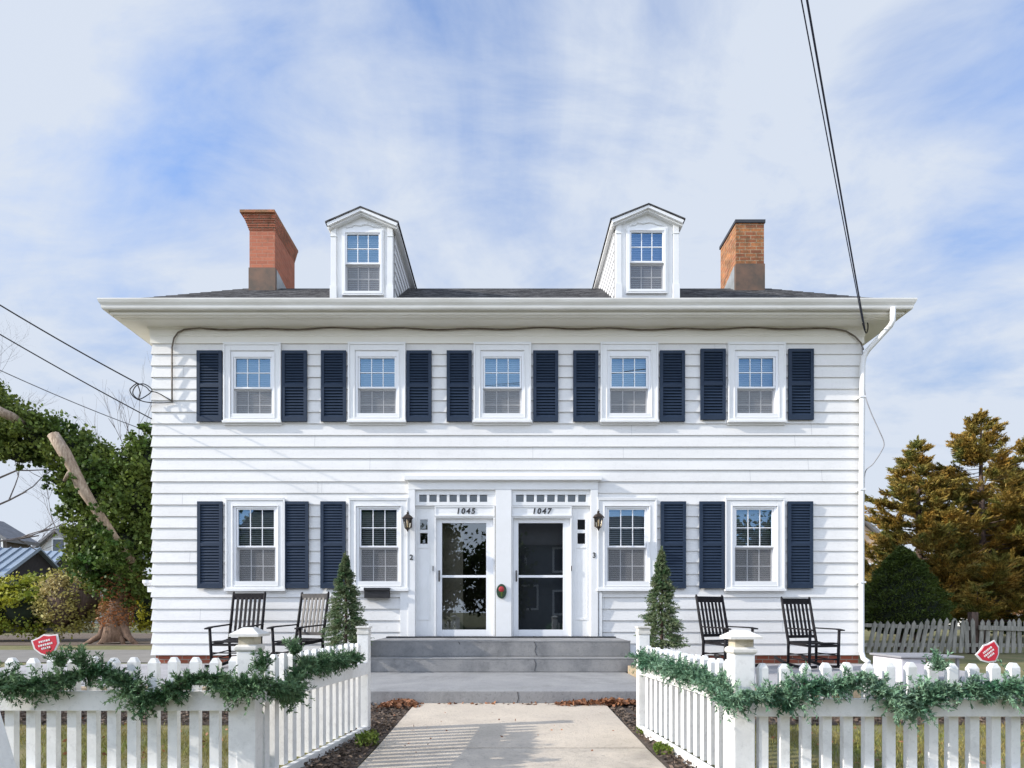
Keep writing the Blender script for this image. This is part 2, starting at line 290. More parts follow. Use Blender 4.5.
        for x in (m if isinstance(m, list) else [m]): me.materials.append(M[x])
        if isinstance(m, list) and not bevel:
            for p, i in zip(me.polygons, s.mi): p.material_index = i
        if smooth: me.shade_smooth()
        o = bpy.data.objects.new(name, me); S.collection.objects.link(o)
        if parent is not None:
            o.parent = parent; o.location = (0, 0, 0); WL[o.name] = WL.get(parent.name, Vector((0, 0, 0)))
            if loc is not None: o.location = Vector(loc)-(WL[parent.name] if world else Vector((0,0,0))); WL[o.name] = Vector(loc)
        elif loc is not None: o.location = loc; WL[o.name] = Vector(loc)
        else: WL[o.name] = Vector((0, 0, 0))
        return o
def box(*a):
    m = MB(); m.box(*a); return m
def copy_tree(o, parent=None):
    c = o.copy(); S.collection.objects.link(c)
    if parent is not None: c.parent = parent
    for ch in list(o.children): copy_tree(ch, c)
    return c
def np_mesh(name, V, nper, m, parent=None, loc=(0, 0, 0)):
    """V: (n*nper,3) world vertices of separate n-gons"""
    off = np.array(WL[parent.name] if parent is not None else loc); V = (V-off).astype(np.float32)
    n = len(V)//nper; me = bpy.data.meshes.new(name)
    me.vertices.add(len(V)); me.vertices.foreach_set('co', V.ravel())
    me.loops.add(len(V)); me.loops.foreach_set('vertex_index', np.arange(len(V), dtype=np.int32))
    me.polygons.add(n); me.polygons.foreach_set('loop_start', np.arange(0, len(V), nper, dtype=np.int32))
    me.polygons.foreach_set('loop_total', np.full(n, nper, dtype=np.int32)); me.update(); me.validate()
    me.materials.append(M[m]); o = bpy.data.objects.new(name, me); S.collection.objects.link(o)
    if parent is not None: o.parent = parent
    else: o.location = loc
    WL[o.name] = Vector(off); return o
def unit(v): return v/np.maximum(np.linalg.norm(v, axis=1, keepdims=True), 1e-9)
def leaf_quads(C, D, ln, wd):
    """diamond leaves at C pointing along D"""
    n = len(C); D = unit(D); r = unit(RNG.normal(size=(n, 3))); sx = unit(np.cross(D, r))
    ln = np.broadcast_to(np.asarray(ln, float).reshape(-1, 1), (n, 1)); wd = np.broadcast_to(np.asarray(wd, float).reshape(-1, 1), (n, 1))
    a = C-D*ln*.5; b = C+sx*wd*.5; c = C+D*ln*.5; d = C-sx*wd*.5
    return np.stack([a, b, c, d], 1).reshape(-1, 3)

# ------------------------------------------------------------ ground
def ground_material():
    m = mat('lawn_ground', (0.105, 0.120, 0.035), 0.95, scale=1.4, col2=(0.20, 0.165, 0.075), bump=0.5, bscale=45)
    return m
M['lawn'] = ground_material()
M['mulch'] = mat('dark_mulch', (0.060, 0.045, 0.035), 0.95, scale=16, col2=(0.11, 0.085, 0.07), bump=0.8, bscale=60)
M['soil'] = mat('bare_soil', (0.10, 0.075, 0.055), 0.95, scale=12, col2=(0.16, 0.12, 0.09), bump=0.7, bscale=60)
M['asphalt'] = mat('asphalt', (0.05, 0.05, 0.052), 0.9, scale=5, var=-0.3, bump=0.3, bscale=90)
M['sidewalk'] = mat('sidewalk_concrete', (0.46, 0.43, 0.39), 0.9, scale=3, var=0.12, bump=0.2, bscale=60)
M['pathgrey'] = mat('side_path_concrete', (0.20, 0.19, 0.175), 0.9, scale=1.5, var=0.2, bump=0.3, bscale=50)
M['patio'] = mat('patio_concrete', (0.40, 0.39, 0.40), 0.9, scale=1.5, var=0.2, bump=0.3, bscale=50)
# walk: warm sand-coloured slab, greyer wash near the street
wm = mat('walk_concrete', (0.60, 0.52, 0.42), 0.9, scale=3.2, col2=(0.46, 0.40, 0.33), bump=0.3, bscale=70, lo=0.3, hi=0.7); M['walk'] = wm
M['walk_near'] = mat('walk_concrete_near', (0.56, 0.49, 0.40), 0.9, scale=2.8, col2=(0.42, 0.37, 0.31), bump=0.3, bscale=70)
g = MB()
def gz(x, y):
    # front yard level 0, ground behind the retaining edge 0.19
    if y < 6.9: return 0.0 if y < 4.9 else 0.03*(y-4.9)/2.0
    return 0.03 if y < 7.05 else 0.19
ys = [-700, -60, -3, 2, 4.9, 6.9, 7.0, 7.02, 9, 12, 20, 60, 900]; zs = [0, 0, 0, 0, 0, 0.03, 0.03, 0.17, 0.17, 0.17, 0.17, 0.15, 0]
for i in range(len(ys)-1):
    g.add([(-700, ys[i], zs[i]), (700, ys[i], zs[i]), (700, ys[i+1], zs[i+1]), (-700, ys[i+1], zs[i+1])], [(0, 1, 2, 3)])
tag(g.build('ground', 'lawn'), kind='structure')
def sheet(name, m, quads, kind='structure', thick=0):
    b = MB()
    for q in quads: b.add(q, [tuple(range(len(q)))])
    return tag(b.build(name, m, recalc=False), kind=kind)
sheet('street', 'asphalt', [[(-200,-11,.006),(200,-11,.006),(200,-3.2,.006),(-200,-3.2,.006)]])
b = MB(); b.box(-60, 60, -3.2, -3.05, -.02, .13); tag(b.build('kerb', 'sidewalk'), kind='structure')
b = MB(); b.box(-60, 60, -.2, 1.9, -.03, .012); tag(b.build('pavement', 'sidewalk'), kind='structure')
# front walk in slabs with joints
b = MB()
yj = [1.91, 3.2, 4.78, 6.84]; 
for i in range(3):
    y0, y1 = yj[i]+.006, yj[i+1]-.006
    z0 = .016 if y0 < 4.7 else .018; z1 = .016 if i < 2 else .062
    b.cur = 1 if i < 2 else 0
    b.add([(-1.04,y0,z0),(1.11,y0,z0),(1.11,y1,z1),(-1.04,y1,z1),(-1.04,y0,-.05),(1.11,y0,-.05),(1.11,y1,-.05),(-1.04,y1,-.05)],
          [(0,1,2,3),(0,4,5,1),(1,5,6,2),(2,6,7,3),(3,7,4,0)])
tag(b.build('front_walk', ['walk', 'walk_near']), kind='structure')
speckle(M['walk'], .22, 38, 1.6); speckle(M['walk_near'], .22, 38, 1.6); speckle(M['step'], .15, 30, 1.3); speckle(M['landing'], .2, 34, 1.2); speckle(M['patio'], .2, 34, 1.2)
speckle(M['fence'], .10, 26, 4.0, .90); speckle(M['siding'], .05, 22, .7, .95)
# mulch beds
sheet('mulch_bed', 'mulch', [[(-9,5.75,.020),(-1.40,5.75,.020),(-1.40,6.99,.036),(-9,6.99,.036)], [(1.30,5.75,.020),(9,5.75,.020),(9,6.99,.036),(1.30,6.99,.036)],
      [(-1.40,3.3,.008),(-1.05,3.3,.008),(-1.05,6.99,.036),(-1.40,6.99,.036)], [(1.115,3.3,.008),(1.30,3.3,.008),(1.30,6.99,.036),(1.115,6.99,.036)]])
sheet('side_path', 'pathgrey', [[(-40,12.0,.182),(-6.3,10.9,.182),(-6.3,14.6,.182),(-40,14.2,.182)]])
sheet('leafy_soil', 'soil', [[(-20,16.6,.178),(-6.2,16.6,.178),(-6.2,26,.178),(-20,26,.178)]])
# patios on both sides of the steps, held by a tan block edge
for nm, x0, x1 in (('patio', -8.2, -2.14), ('patio', 1.97, 7.0)):
    b = MB(); b.box(x0, x1, 7.16, 10.44, .1, .2); tag(b.build(nm, 'patio'), kind='structure')
def block_edge(pts, name, label, h=0.2, w=.14, z0=.0):
    b = MB(); 
    for (ax, ay, bx_, by_) in pts:
        L_ = math.hypot(bx_-ax, by_-ay); n = max(1, int(L_/.3))
        for i in range(n):
            t0 = (i+.02)/n; t1 = (i+.98)/n
            hh = h+random.uniform(-.006, .006)
            b.beam((ax+(bx_-ax)*t0, ay+(by_-ay)*t0, z0+hh/2), (ax+(bx_-ax)*t1, ay+(by_-ay)*t1, z0+hh/2), w, hh)
    o = b.build(name, 'tan', loc=(pts[0][0], pts[0][1], z0), bevel=.006)
    return tag(o, label, 'retaining wall')
block_edge([(-8.2, 7.08, -2.16, 7.08)], 'block_edging', 'low tan block edging holding the patio left of the steps', .22)
block_edge([(2.0, 7.08, 7.0, 7.08)], 'block_edging', 'low tan block edging holding the patio right of the steps', .22)
block_edge([(1.86, 7.0, 1.86, 8.9)], 'block_edging', 'tan block curb running along the right end of the concrete landing', .31)

# ------------------------------------------------------------ house
HX0, HX1, HY0, HY1 = -6.19, 6.20, 10.5, 16.5
house = empty('house', (0, 10.5, .2), 'two storey white clapboard house with navy shutters, twin front doors and two dormers', 'house')
zs0, zs1 = Z(655, 10.5), Z(343, 10.5)
ncourse = 27; ch = (zs1-zs0)/ncourse
def hx(px): return X(px, 10.5)
def hz(py): return Z(py, 10.5)
win_up = [253.7, 377.6, 502.4, 628.6, 755.4]
win_lo = [(256.8,), (379.2,), (626.5,), (753.5,)]
UPW = (hx(282)-hx(224.8)); UPH = hz(345.0)-hz(423.5); UPZ = hz(423.5)
LOW = UPW*1.035; LOH = hz(499.5)-hz(591); LOZ = hz(591)
openings = []
for c in win_up: openings.append((hx(c)-UPW/2+.05, hx(c)+UPW/2-.05, UPZ+.04, UPZ+UPH-.05))
for (c,) in win_lo: openings.append((hx(c)-LOW/2+.05, hx(c)+LOW/2-.05, LOZ+.04, LOZ+LOH-.05))
DX0, DX1, DZ0, DZ1 = hx(408), hx(598), hz(637), hz(478)
openings.append((DX0+.01, DX1-.01, DZ0-.5, DZ1-.01))
wall = MB(); OB, OT = .028, .006
rnd = [random.uniform(-.004, .004) for _ in range(ncourse+1)]
for k in range(ncourse):
    zb, zt = zs0+k*ch, zs0+(k+1)*ch
    ob = OB+rnd[k]
    f = lambda z: ob+(OT-ob)*(z-zb)/(zt-zb)
    br = sorted({zb, zt} | {z for o in openings for z in o[2:] if zb < z < zt})
    for z0, z1 in zip(br[:-1], br[1:]):
        cuts = sorted([(o[0], o[1]) for o in openings if o[2] < z1-1e-6 and o[3] > z0+1e-6])
        xs = []; cur = None
        segs = []; start = 'L'
        xcur = None
        for c in cuts:
            segs.append((xcur, c[0])); xcur = c[1]
        segs.append((xcur, None))
        for a, c in segs:
            y0, y1 = HY0-f(z0), HY0-f(z1)
            xa0 = HX0-f(z0) if a is None else a; xa1 = HX0-f(z1) if a is None else a
            xc0 = HX1+f(z0) if c is None else c; xc1 = HX1+f(z1) if c is None else c
            wall.add([(xa0,y0,z0),(xc0,y0,z0),(xc1,y1,z1),(xa1,y1,z1)], [(0,1,2,3)])
            if z0 == zb: wall.add([(xa0,y0,z0),(xc0,y0,z0),(xc0,HY0+.02,z0),(xa0,HY0+.02,z0)], [(3,2,1,0)])
    # other three sides
    for (A, B, side) in (((HX1, HY0), (HX1, HY1), 'r'), ((HX1, HY1), (HX0, HY1), 'b'), ((HX0, HY1), (HX0, HY0), 'l')):
        def cor(p, o):
            return (p[0]+(o if p[0] > 0 else -o), p[1]+(-o if p[1] == HY0 else o))
        a0, b0, a1, b1 = cor(A, ob), cor(B, ob), cor(A, OT), cor(B, OT)
        wall.add([(*a0, zb), (*b0, zb), (*b1, zt), (*a1, zt)], [(0, 1, 2, 3)])
        ai, bi = cor(A, -.02), cor(B, -.02)
        wall.add([(*a0, zb), (*b0, zb), (*bi, zb), (*ai, zb)], [(3, 2, 1, 0)])
wall.cur = 1; jr = random.Random(5)
for k in range(ncourse):
    zb, zt = zs0+k*ch, zs0+(k+1)*ch
    for _ in range(2):
        xj = jr.uniform(HX0+.5, HX1-.5)
        if any(o_[0]-.06 < xj < o_[1]+.06 and o_[2] < zt and o_[3] > zb for o_ in openings): continue
        ob = OB+rnd[k]; y0, y1 = HY0-ob-.0012, HY0-OT-.0012
        wall.add([(xj-.002, y0, zb+.002), (xj+.002, y0, zb+.002), (xj+.002, y1, zt-.002), (xj-.002, y1, zt-.002)], [(0, 1, 2, 3)])
w = wall.build('siding_wall', ['siding', 'joint'], house, recalc=False)
b = MB(); b.ring([(-.03, -.1), (-.03, zs0+.03)], HX0, HX1, HY0, HY1); b.build('foundation', 'brick_f', house, recalc=False)
# floors and inner walls (rooms behind the windows)
inn = MB(); zf = hz(637); zmid = 3.35
inn.box(HX0+.04, HX1-.04, HY0+.06, HY1-.05, zf-.12, zf-.02); inn.box(HX0+.04, HX1-.04, HY0+.06, HY1-.05, zmid-.1, zmid+.1); inn.box(HX0+.04, HX1-.04, HY0+.06, HY1-.05, 5.9, 6.0)
inn.box(HX0+.04, HX1-.04, HY0+3.2, HY0+3.3, zf, 5.9)
for xx in (DX0-.12, (DX0+DX1)/2-.05, DX1+.02): inn.box(xx, xx+.1, HY0+.16, HY0+3.2, zf, zmid-.1)
inn.box(HX0+.03, HX0+.05, HY0+.04, HY1, zf, 6); inn.box(HX1-.05, HX1-.03, HY0+.04, HY1, zf, 6)
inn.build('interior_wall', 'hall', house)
# frieze, cornice, gutter
zsof = Z(327, 10.45)
b = MB(); b.ring([(.0, zs1-.02), (.034, zs1-.02), (.034, zs1+.10), (.042, zs1+.11), (.042, zsof-.04), (.06, zsof-.03), (.075, zsof+.005)], HX0, HX1, HY0, HY1); b.build('frieze_board', 'cream', house, recalc=False)
b = MB(); b.ring([(.0, zsof), (.30, zsof-.01), (.34, zsof-.01), (.345, zsof+.004), (.42, zsof+.004), (.42, zsof+.018), (.455, zsof+.02), (.455, zsof+.085), (.462, zsof+.088), (.475, zsof+.11), (.475, 6.26), (.40, 6.27)], HX0, HX1, HY0, HY1); b.build('cornice', 'cream', house, recalc=False)
gz0, gz1 = Z(308.5, 9.95), Z(298.2, 9.93)
b = MB(); b.ring([(.478, gz0+.01), (.482, gz0), (.535, gz0), (.545, gz0+.02), (.548, gz0+.06), (.572, gz0+.10), (.585, gz1-.02), (.585, gz1), (.570, gz1), (.570, gz1-.012), (.54, gz0+.08), (.53, gz0+.012), (.485, gz0+.012), (.478, gz1-.02)], HX0, HX1, HY0, HY1)
gut = b.build('gutter', 'gutter', house, recalc=False)
b = MB()
for i in range(14):
    x = -6.0+i*.93; b.box(x-.008, x+.008, HY0-.569, HY0-.48, gz1-.014, gz1-.008)
b.build('gutter_hanger', 'gutter', gut)
# downspout at the right corner
b = MB(); x0 = X(893, 9.96)
b.tube([(x0, 9.965, gz0+.02), (x0, 9.965, gz0-.20), (x0-.03, 9.98, gz0-.27), P(868, 350, 10.34), P(864, 357, 10.37), P(862.5, 366, 10.38), (X(861.5, 10.38), 10.38, 3.0), (X(861.5, 10.38), 10.38, .42), (X(862, 10.38)+.01, 10.36, .30), (X(864, 10.3)+.05, 10.25, .24)], .043, 10)
ds = b.build('downspout', 'trim', house, smooth=True)
b = MB()
for zz in (1.6, 3.2, 4.8): b.box(X(861.5, 10.38)-.05, X(861.5, 10.38)+.05, 10.33, 10.47, zz, zz+.03)
b.build('strap', 'trim', ds)
# roof: stepped shingle courses, steep skirt then flatter, hipped
b = MB(); prof = []; e0 = .535; z = 6.285; o = e0; out = []; z = 6.262
brk = .535-1.52; rid = -3.0+.02
while o > rid:
    m_ = .67 if o > brk else .43; st = .135; n = max(o-st, rid)
    prof.append((o, z)); z2 = z+m_*(o-n); prof.append((n, z2-.010)); o = n; z = z2
    if n <= rid: break
zr = z
for q in range(0, len(prof)-1): pass
b.ring(prof, HX0, HX1, HY0, HY1)
# the eave underside
b.ring([(e0-.12, 6.26), (e0, 6.262), (e0, 6.285)], HX0, HX1, HY0, HY1)
roof = b.build('roof', 'shingle', house, recalc=False)
b = MB(); b.box(HX0+3.0, HX1-3.0, 13.42, 13.58, zr-.06, zr+.01); b.build('ridge_cap', 'shingle', roof)
# chimneys
def chimney(px0, px1, pyb, pyt, Yf, dep, mt, corb, flpy):
    c = MB(); x0, x1 = X(px0, Yf), X(px1, Yf); zb, zt = Z(pyb, Yf)-.5, Z(pyt, Yf); yb = Yf+dep
    if corb:
        zc = Z(248-18, Yf)
        c.box(x0, x1, Yf, yb, zb, zc)
        st = 7
        o_ = c.build('chimney', mt, roof)
        k = MB()
        for i in range(st):
            oo = .012+.0125*i; h = (zt-.05-zc)/st
            k.box(x0-oo, x1+oo*.45, Yf-oo, yb+oo*.8, zc+i*h, zc+(i+1)*h)
        k.build('corbel', 'brick_c', o_)
        k = MB(); k.box(x0-.13, x1+.04, Yf-.13, yb+.1, zt-.048, zt); k.build('chimney_cap', 'cap_grime', o_)
    else:
        c.box(x0, x1, Yf, yb, zb, zt-.06); o_ = c.build('chimney', mt, roof)
        k = MB(); k.box(x0-.02, x1+.02, Yf-.02, yb+.02, zt-.058, zt); k.build('chimney_cap', 'black', o_)
    zf_ = Z(flpy, Yf)
    k = MB(); k.box(x0-.012, x1+.012, Yf-.016, Yf+.05, zb, zf_); k.build('flashing', 'flash', o_)
    for xx in (x0-.014, x1-.002):
        k = MB(); k.add([(xx, Yf+.053, zb), (xx+.016, Yf+.053, zb), (xx+.016, Yf+.053, zf_), (xx, Yf+.053, zf_), (xx, yb, zb), (xx+.016, yb, zb), (xx+.016, yb, zb+.7), (xx, yb, zb+.7)], [(0,1,2,3),(4,7,6,5),(0,3,7,4),(1,5,6,2),(3,2,6,7)])
        k.build('side_flashing', 'flash_l', o_)
    return o_
chimney(249.5, 275, 289, 214, 11.35, 1.05, 'brick_l', True, 268)
c2 = chimney(736, 764, 286, 220, 11.35, .82, 'brick_r', False, 264)

# ---- windows
def rect_frame(b, x0, x1, z0, z1, w, y0, y1, wb=None):
    wb = wb or w
    b.box(x0, x0+w, y0, y1, z0, z1); b.box(x1-w, x1, y0, y1, z0, z1)
    b.box(x0+w, x1-w, y0, y1, z1-w, z1); b.box(x0+w, x1-w, y0, y1, z0, z0+wb)
def make_window(w, h, gx0, gx1, gz0_, gz1_, gm, casing=True, blinds='closed', sill=True):
    """local: x centred, z from 0; y=0 wall plane, -y towards street. gx/gz: glass extents, gm meeting rail"""
    if casing:
        b = MB(); cw = (w-(gx1-gx0))/2-.075
        rect_frame(b, -w/2, w/2, 0.035, h, cw, -.052, .02)
        rect_frame(b, -w/2, w/2, 0.036, h+.004, .028, -.066, -.052)
        rect_frame(b, -w/2+cw-.02, w/2-cw+.02, .036+cw*.3, h-cw+.02, .016, -.060, -.0525)
        b.box(-w/2-.005, w/2+.005, -.068, -.05, h, h+.02)
    else:
        b = MB(); cw = (w-(gx1-gx0))/2-.06
        rect_frame(b, -w/2, w/2, 0, h, cw, -.03, .02)
    win = b.build('window', 'trim', house, world=False, bevel=.004)
    b = MB(); i0, i1 = -w/2+cw, w/2-cw
    fz0, fz1 = (.036+cw if casing else cw), h-cw
    fw = (gx0-i0)*.55
    b.box(i0, i0+fw, -.034, .05, fz0, fz1); b.box(i1-fw, i1, -.034, .05, fz0, fz1)
    b.box(i0+fw, i1-fw, -.034, .05, gz1_+.022, fz1); b.box(i0+fw, i1-fw, -.034, .05, fz0, gz0_-.022)
    b.build('frame', 'vinyl', win, world=False, bevel=.003)
    b = MB(); rect_frame(b, gx0-.03, gx1+.03, gm-.02, gz1_+.03, .03, -.018, .02); sm = b.build('sash', 'vinyl', win, world=False, bevel=.002)
    b = MB(); rect_frame(b, gx0-.03, gx1+.03, gz0_-.03, gm-.022, .03, .022, .05); b.build('sash', 'vinyl', win, world=False, bevel=.002)
    def muntins(z0, z1, y, t):
        b = MB()
        for i in (1, 2):
            x = gx0+(gx1-gx0)*i/3; b.box(x-t/2, x+t/2, y, y+.006, z0, z1)
        zz = (z0+z1)/2
        xs_ = [gx0]+[gx0+(gx1-gx0)*i/3 for i in (1, 2)]+[gx1]
        for a_, c_ in zip(xs_[:-1], xs_[1:]): b.box(a_+(t/2 if a_ > gx0 else 0), c_-(t/2 if c_ < gx1 else 0), y, y+.006, zz-t/2, zz+t/2)
        return b
    muntins(gm+.01, gz1_, -.006, .015).build('muntin', 'vinyl', win, world=False)
    muntins(gz0_, gm-.045, .026, .014).build('muntin', 'vinyl', win, world=False)
    b = MB(); b.add([(gx0-.01, .004, gm), (gx1+.01, .004, gm), (gx1+.01, .004, gz1_+.01), (gx0-.01, .004, gz1_+.01)], [(0, 1, 2, 3)]); b.build('pane', 'glass', win, world=False, recalc=False)
    b = MB(); b.add([(gx0-.01, .036, gz0_-.01), (gx1+.01, .036, gz0_-.01), (gx1+.01, .036, gm-.04), (gx0-.01, .036, gm-.04)], [(0, 1, 2, 3)]); b.build('pane', 'glass_low', win, world=False, recalc=False)
    b = MB(); b.add([(gx0-.02, .018, gz0_-.02), (gx1+.02, .018, gz0_-.02), (gx1+.02, .018, gm-.03), (gx0-.02, .018, gm-.03)], [(0, 1, 2, 3)]); b.build('insect_screen', 'screen', win, world=False, recalc=False)
    if sill:
        b = MB(); b.box(-w/2-.012, w/2+.012, -.085, .02, -.005, .034); b.box(-w/2, w/2, -.03, .01, -.035, -.006); b.build('sill', 'trim', win, world=False, bevel=.004)
    if blinds:
        b = MB(); n = int((gz1_-gz0_)/.036); 
        for i in range(n+1):
            z_ = gz0_-.02+i*.036; a = .018
            dy, dz = (a*.35, a*.9) if blinds == 'closed' else (a*.62, a*.72)
            b.add([(gx0-.03, .10-dy, z_-dz), (gx1+.03, .10-dy, z_-dz), (gx1+.03, .10+dy, z_+dz), (gx0-.03, .10+dy, z_+dz)], [(0, 1, 2, 3)])
        b.build('blind', 'blind' if blinds == 'closed' else 'slat_dark', win, world=False, recalc=False)
    return win
sm = bpy.data.materials.new('insect_screen'); sm.use_nodes = True; t = sm.node_tree
df = t.nodes['Principled BSDF']; df.inputs['Base Color'].default_value = (0.26, 0.26, 0.27, 1); df.inputs['Roughness'].default_value = 0.8
trn = N(t, 'ShaderNodeBsdfTransparent'); ms = N(t, 'ShaderNodeMixShader'); ms.inputs[0].default_value = 0.45
L(t, trn.outputs[0], ms.inputs[1]); L(t, df.outputs[0], ms.inputs[2]); L(t, ms.outputs[0], t.nodes['Material Output'].inputs[0]); M['screen'] = sm
gw = (hx(273)-hx(238.5))/2
up = make_window(UPW, UPH, -gw, gw, hz(419)-UPZ, hz(359)-UPZ, hz(388)-UPZ, True, 'closed')
gl_ = (hx(274.5)-hx(239))/2
lo = make_window(LOW, LOH, -gl_, gl_, hz(583)-LOZ, hz(510)-LOZ, hz(546.5)-LOZ, True, 'open')
def place(o, x, y, z): o.location = Vector((x, y, z))-WL[house.name]; WL[o.name] = Vector((x, y, z)); return o
WSET = []
YW = HY0-.012
for i, c in enumerate(win_up): WSET.append(place(up if i == 0 else copy_tree(up, house), hx(c), YW, UPZ+random.uniform(-.004, .004)))
for i, (c,) in enumerate(win_lo): place(lo if i == 0 else copy_tree(lo, house), hx(c), YW, LOZ)
# shutters
def make_shutter(w, h):
    b = MB(); st = .055; rect_frame(b, -w/2, w/2, 0, h, st, -.036, 0, .085)
    b.box(-w/2+st, w/2-st, -.034, 0, h*.505-.03, h*.505+.03)
    b.box(-w/2+st, w/2-st, -.005, 0, .08, h-.05)
    for z0, z1 in ((.085, h*.505-.03), (h*.505+.03, h-st)):
        n = int((z1-z0)/.047)
        for i in range(n):
            z_ = z0+(i+.5)*(z1-z0)/n
            b.add([(-w/2+st, -.030, z_-.023), (w/2-st, -.030, z_-.023), (w/2-st, -.008, z_+.017), (-w/2+st, -.008, z_+.017), (-w/2+st, -.026, z_-.027), (w/2-st, -.026, z_-.027)],
                  [(0, 1, 2, 3), (4, 5, 1, 0), (4, 0, 3), (5, 2, 1)])
    return b.build('shutter', 'navy', house, world=False, recalc=False)
sw = .437
us = make_shutter(sw, hz(352)-hz(422.5)); ls = make_shutter(sw, hz(502)-hz(588.5))
first = True
for c in (211, 295.5, 334.5, 419.5, 459.5, 545.5, 585.3, 671.5, 712, 799.5):
    s_ = us if first else copy_tree(us, house); first = False
    place(s_, hx(c), HY0-.034, hz(422.5)+(.03 if c > 690 else 0))
first = True
for c in (211.5, 297, 334, 672.5, 711, 798.8):
    s_ = ls if first else copy_tree(ls, house); first = False
    place(s_, hx(c), HY0-.034, hz(588.5))
# ---- door surround
def pb(b, px0, px1, py0, py1, y0, y1):     # box given by the pixels of its front face at y0
    b.box(X(px0, y0), X(px1, y0), y0, y1, Z(py1, y0), Z(py0, y0))
sur = MB(); A = 10.43
pb(sur, 404, 602, 475.5, 479.8, 10.36, 10.5); pb(sur, 406.5, 599.5, 479.9, 481.2, 10.40, 10.5)
pb(sur, 408, 598, 481.3, 489.5, A, 10.6)                         # head board
pb(sur, 408, 415, 489.6, 637, A, 10.6); pb(sur, 590.8, 598, 489.6, 637, A, 10.6)
pb(sur, 495.5, 511.5, 489.6, 637, A, 10.62)                       # centre pier
pb(sur, 400, 408, 557, 637, 10.45, 10.475); pb(sur, 599, 602, 592, 637, 10.44, 10.47)
surround = sur.build('door_surround', 'trim', house, bevel=.004)
YT = 10.50
def entry(x0, x1, tx0, tx1, dx0, dx1, g0, g1, sl, sideL, num, numx):
    b = MB()
    # transom frame with seven lights
    n = 7; zt0, zt1 = 494.6, 501.9
    pb(b, x0, x1, 489.6, zt0, YT-.03, YT+.06); pb(b, x0, x1, zt1, 505.6, YT-.03, YT+.06)
    pw = (tx1-tx0-6*2.6)/7; xs_ = [x0]
    cur = tx0; pb(b, x0, tx0, zt0, zt1, YT-.03, YT+.06)
    for i in range(n):
        a = tx0+i*(pw+2.6); nx = a+pw
        pb(b, nx, (nx+2.6) if i < n-1 else x1, zt0, zt1, YT-.026, YT+.05)
    tr = b.build('transom', 'trim', house, bevel=.002)
    g_ = MB()
    for i in range(n):
        a = tx0+i*(pw+2.6); y = YT+.02; g_.add([P(a-.3, zt1+.3, y), P(a+pw+.3, zt1+.3, y), P(a+pw+.3, zt0-.3, y), P(a-.3, zt0-.3, y)], [(0, 1, 2, 3)])
    g_.build('pane', 'transomg', tr, recalc=False)
    # number board
    b = MB(); pb(b, dx0-1.5, dx1+1.5, 506, 518.2, YT-.012, YT+.05); 
    nb = b.build('number_board', 'trim', house, bevel=.003)
    b = MB(); y = YT-.022
    pb(b, dx0-1.5, dx1+1.5, 505.8, 507.2, YT-.024, YT-.013); pb(b, dx0-1.5, dx1+1.5, 514.6, 516.4, YT-.03, YT-.013)
    pb(b, dx0-1.5, dx0, 507.2, 514.6, YT-.022, YT-.013); pb(b, dx1, dx1+1.5, 507.2, 514.6, YT-.022, YT-.013)
    b.build('moulding', 'trim', nb)
    c = bpy.data.curves.new('tmp', 'FONT'); c.body = num; c.size = .135; c.extrude = .004; c.align_x = 'CENTER'; c.shear = .15; c.space_character = 1.3; c.offset = .004
    to = bpy.data.objects.new('tmp', c); S.collection.objects.link(to)
    bpy.context.view_layer.update()
    me = bpy.data.meshes.new_from_object(to.evaluated_get(bpy.context.evaluated_depsgraph_get())); bpy.data.objects.remove(to)
    me.materials.clear(); me.materials.append(M['black']); me.transform(Matrix.Rotation(R(90), 4, 'X'))
    no = bpy.data.objects.new('house_number', me); S.collection.objects.link(no); no.parent = nb
    no.location = Vector((X(numx, 10.48), YT-.018, Z(513.6, 10.48)))-WL[nb.name]
    # storm door
    YD = 10.545
    b = MB(); pb(b, dx0, g0, 518, 636.2, YD, YD+.04); pb(b, g1, dx1, 518, 636.2, YD, YD+.04)
    pb(b, g0, g1, 518, 523, YD, YD+.04); pb(b, g0, g1, 629.7, 636.2, YD, YD+.04); pb(b, g0, g1, 575.2, 577.6, YD, YD+.04)
    door = b.build('storm_door', 'vinyl', house, bevel=.004)
    for p0, p1 in ((523, 575.2), (577.6, 629.7)):
        b = MB(); y = YD+.02; b.add([P(g0-.4, p1+.4, y), P(g1+.4, p1+.4, y), P(g1+.4, p0-.4, y), P(g0-.4, p0-.4, y)], [(0, 1, 2, 3)]); b.build('pane', 'door_glass', door, recalc=False)
    b = MB(); hxp = dx0+3.2
    b.box(X(hxp, YD)-.014, X(hxp, YD)+.014, YD-.008, YD, Z(581.5, YD), Z(570.5, YD))
    b.tube([(X(hxp, YD), YD-.008, Z(572, YD)), (X(hxp, YD), YD-.05, Z(573, YD)), (X(hxp, YD), YD-.052, Z(578, YD)), (X(hxp, YD), YD-.008, Z(580, YD))], .009, 6)
    b.build('handle', 'steel', door)
    # jambs
    b = MB(); jl, jr = (x0 if not sideL else sl[1]+0, 0), 0
    lo_, hi_ = dx0-1.6, dx1+1.6
    pb(b, lo_, dx0-.1, 516.6, 637, YT-.02, YD+.06); pb(b, dx1+.1, hi_, 516.6, 637, YT-.02, YD+.06)
    b.build('door_jamb', 'trim', house, bevel=.002)
    # sidelight panel
    s0, s1, q0, q1 = sl; YS = 10.52
    b = MB(); pb(b, s0, q0, 505.8, 637, YS, YS+.05); pb(b, q1, s1, 505.8, 637, YS, YS+.05)
    pb(b, q0, q1, 505.8, 519.5, YS, YS+.05); pb(b, q0, q1, 529.7, 533, YS, YS+.05); pb(b, q0, q1, 543.8, 637, YS, YS+.05)
    sd_ = b.build('sidelight', 'trim', house, bevel=.002)
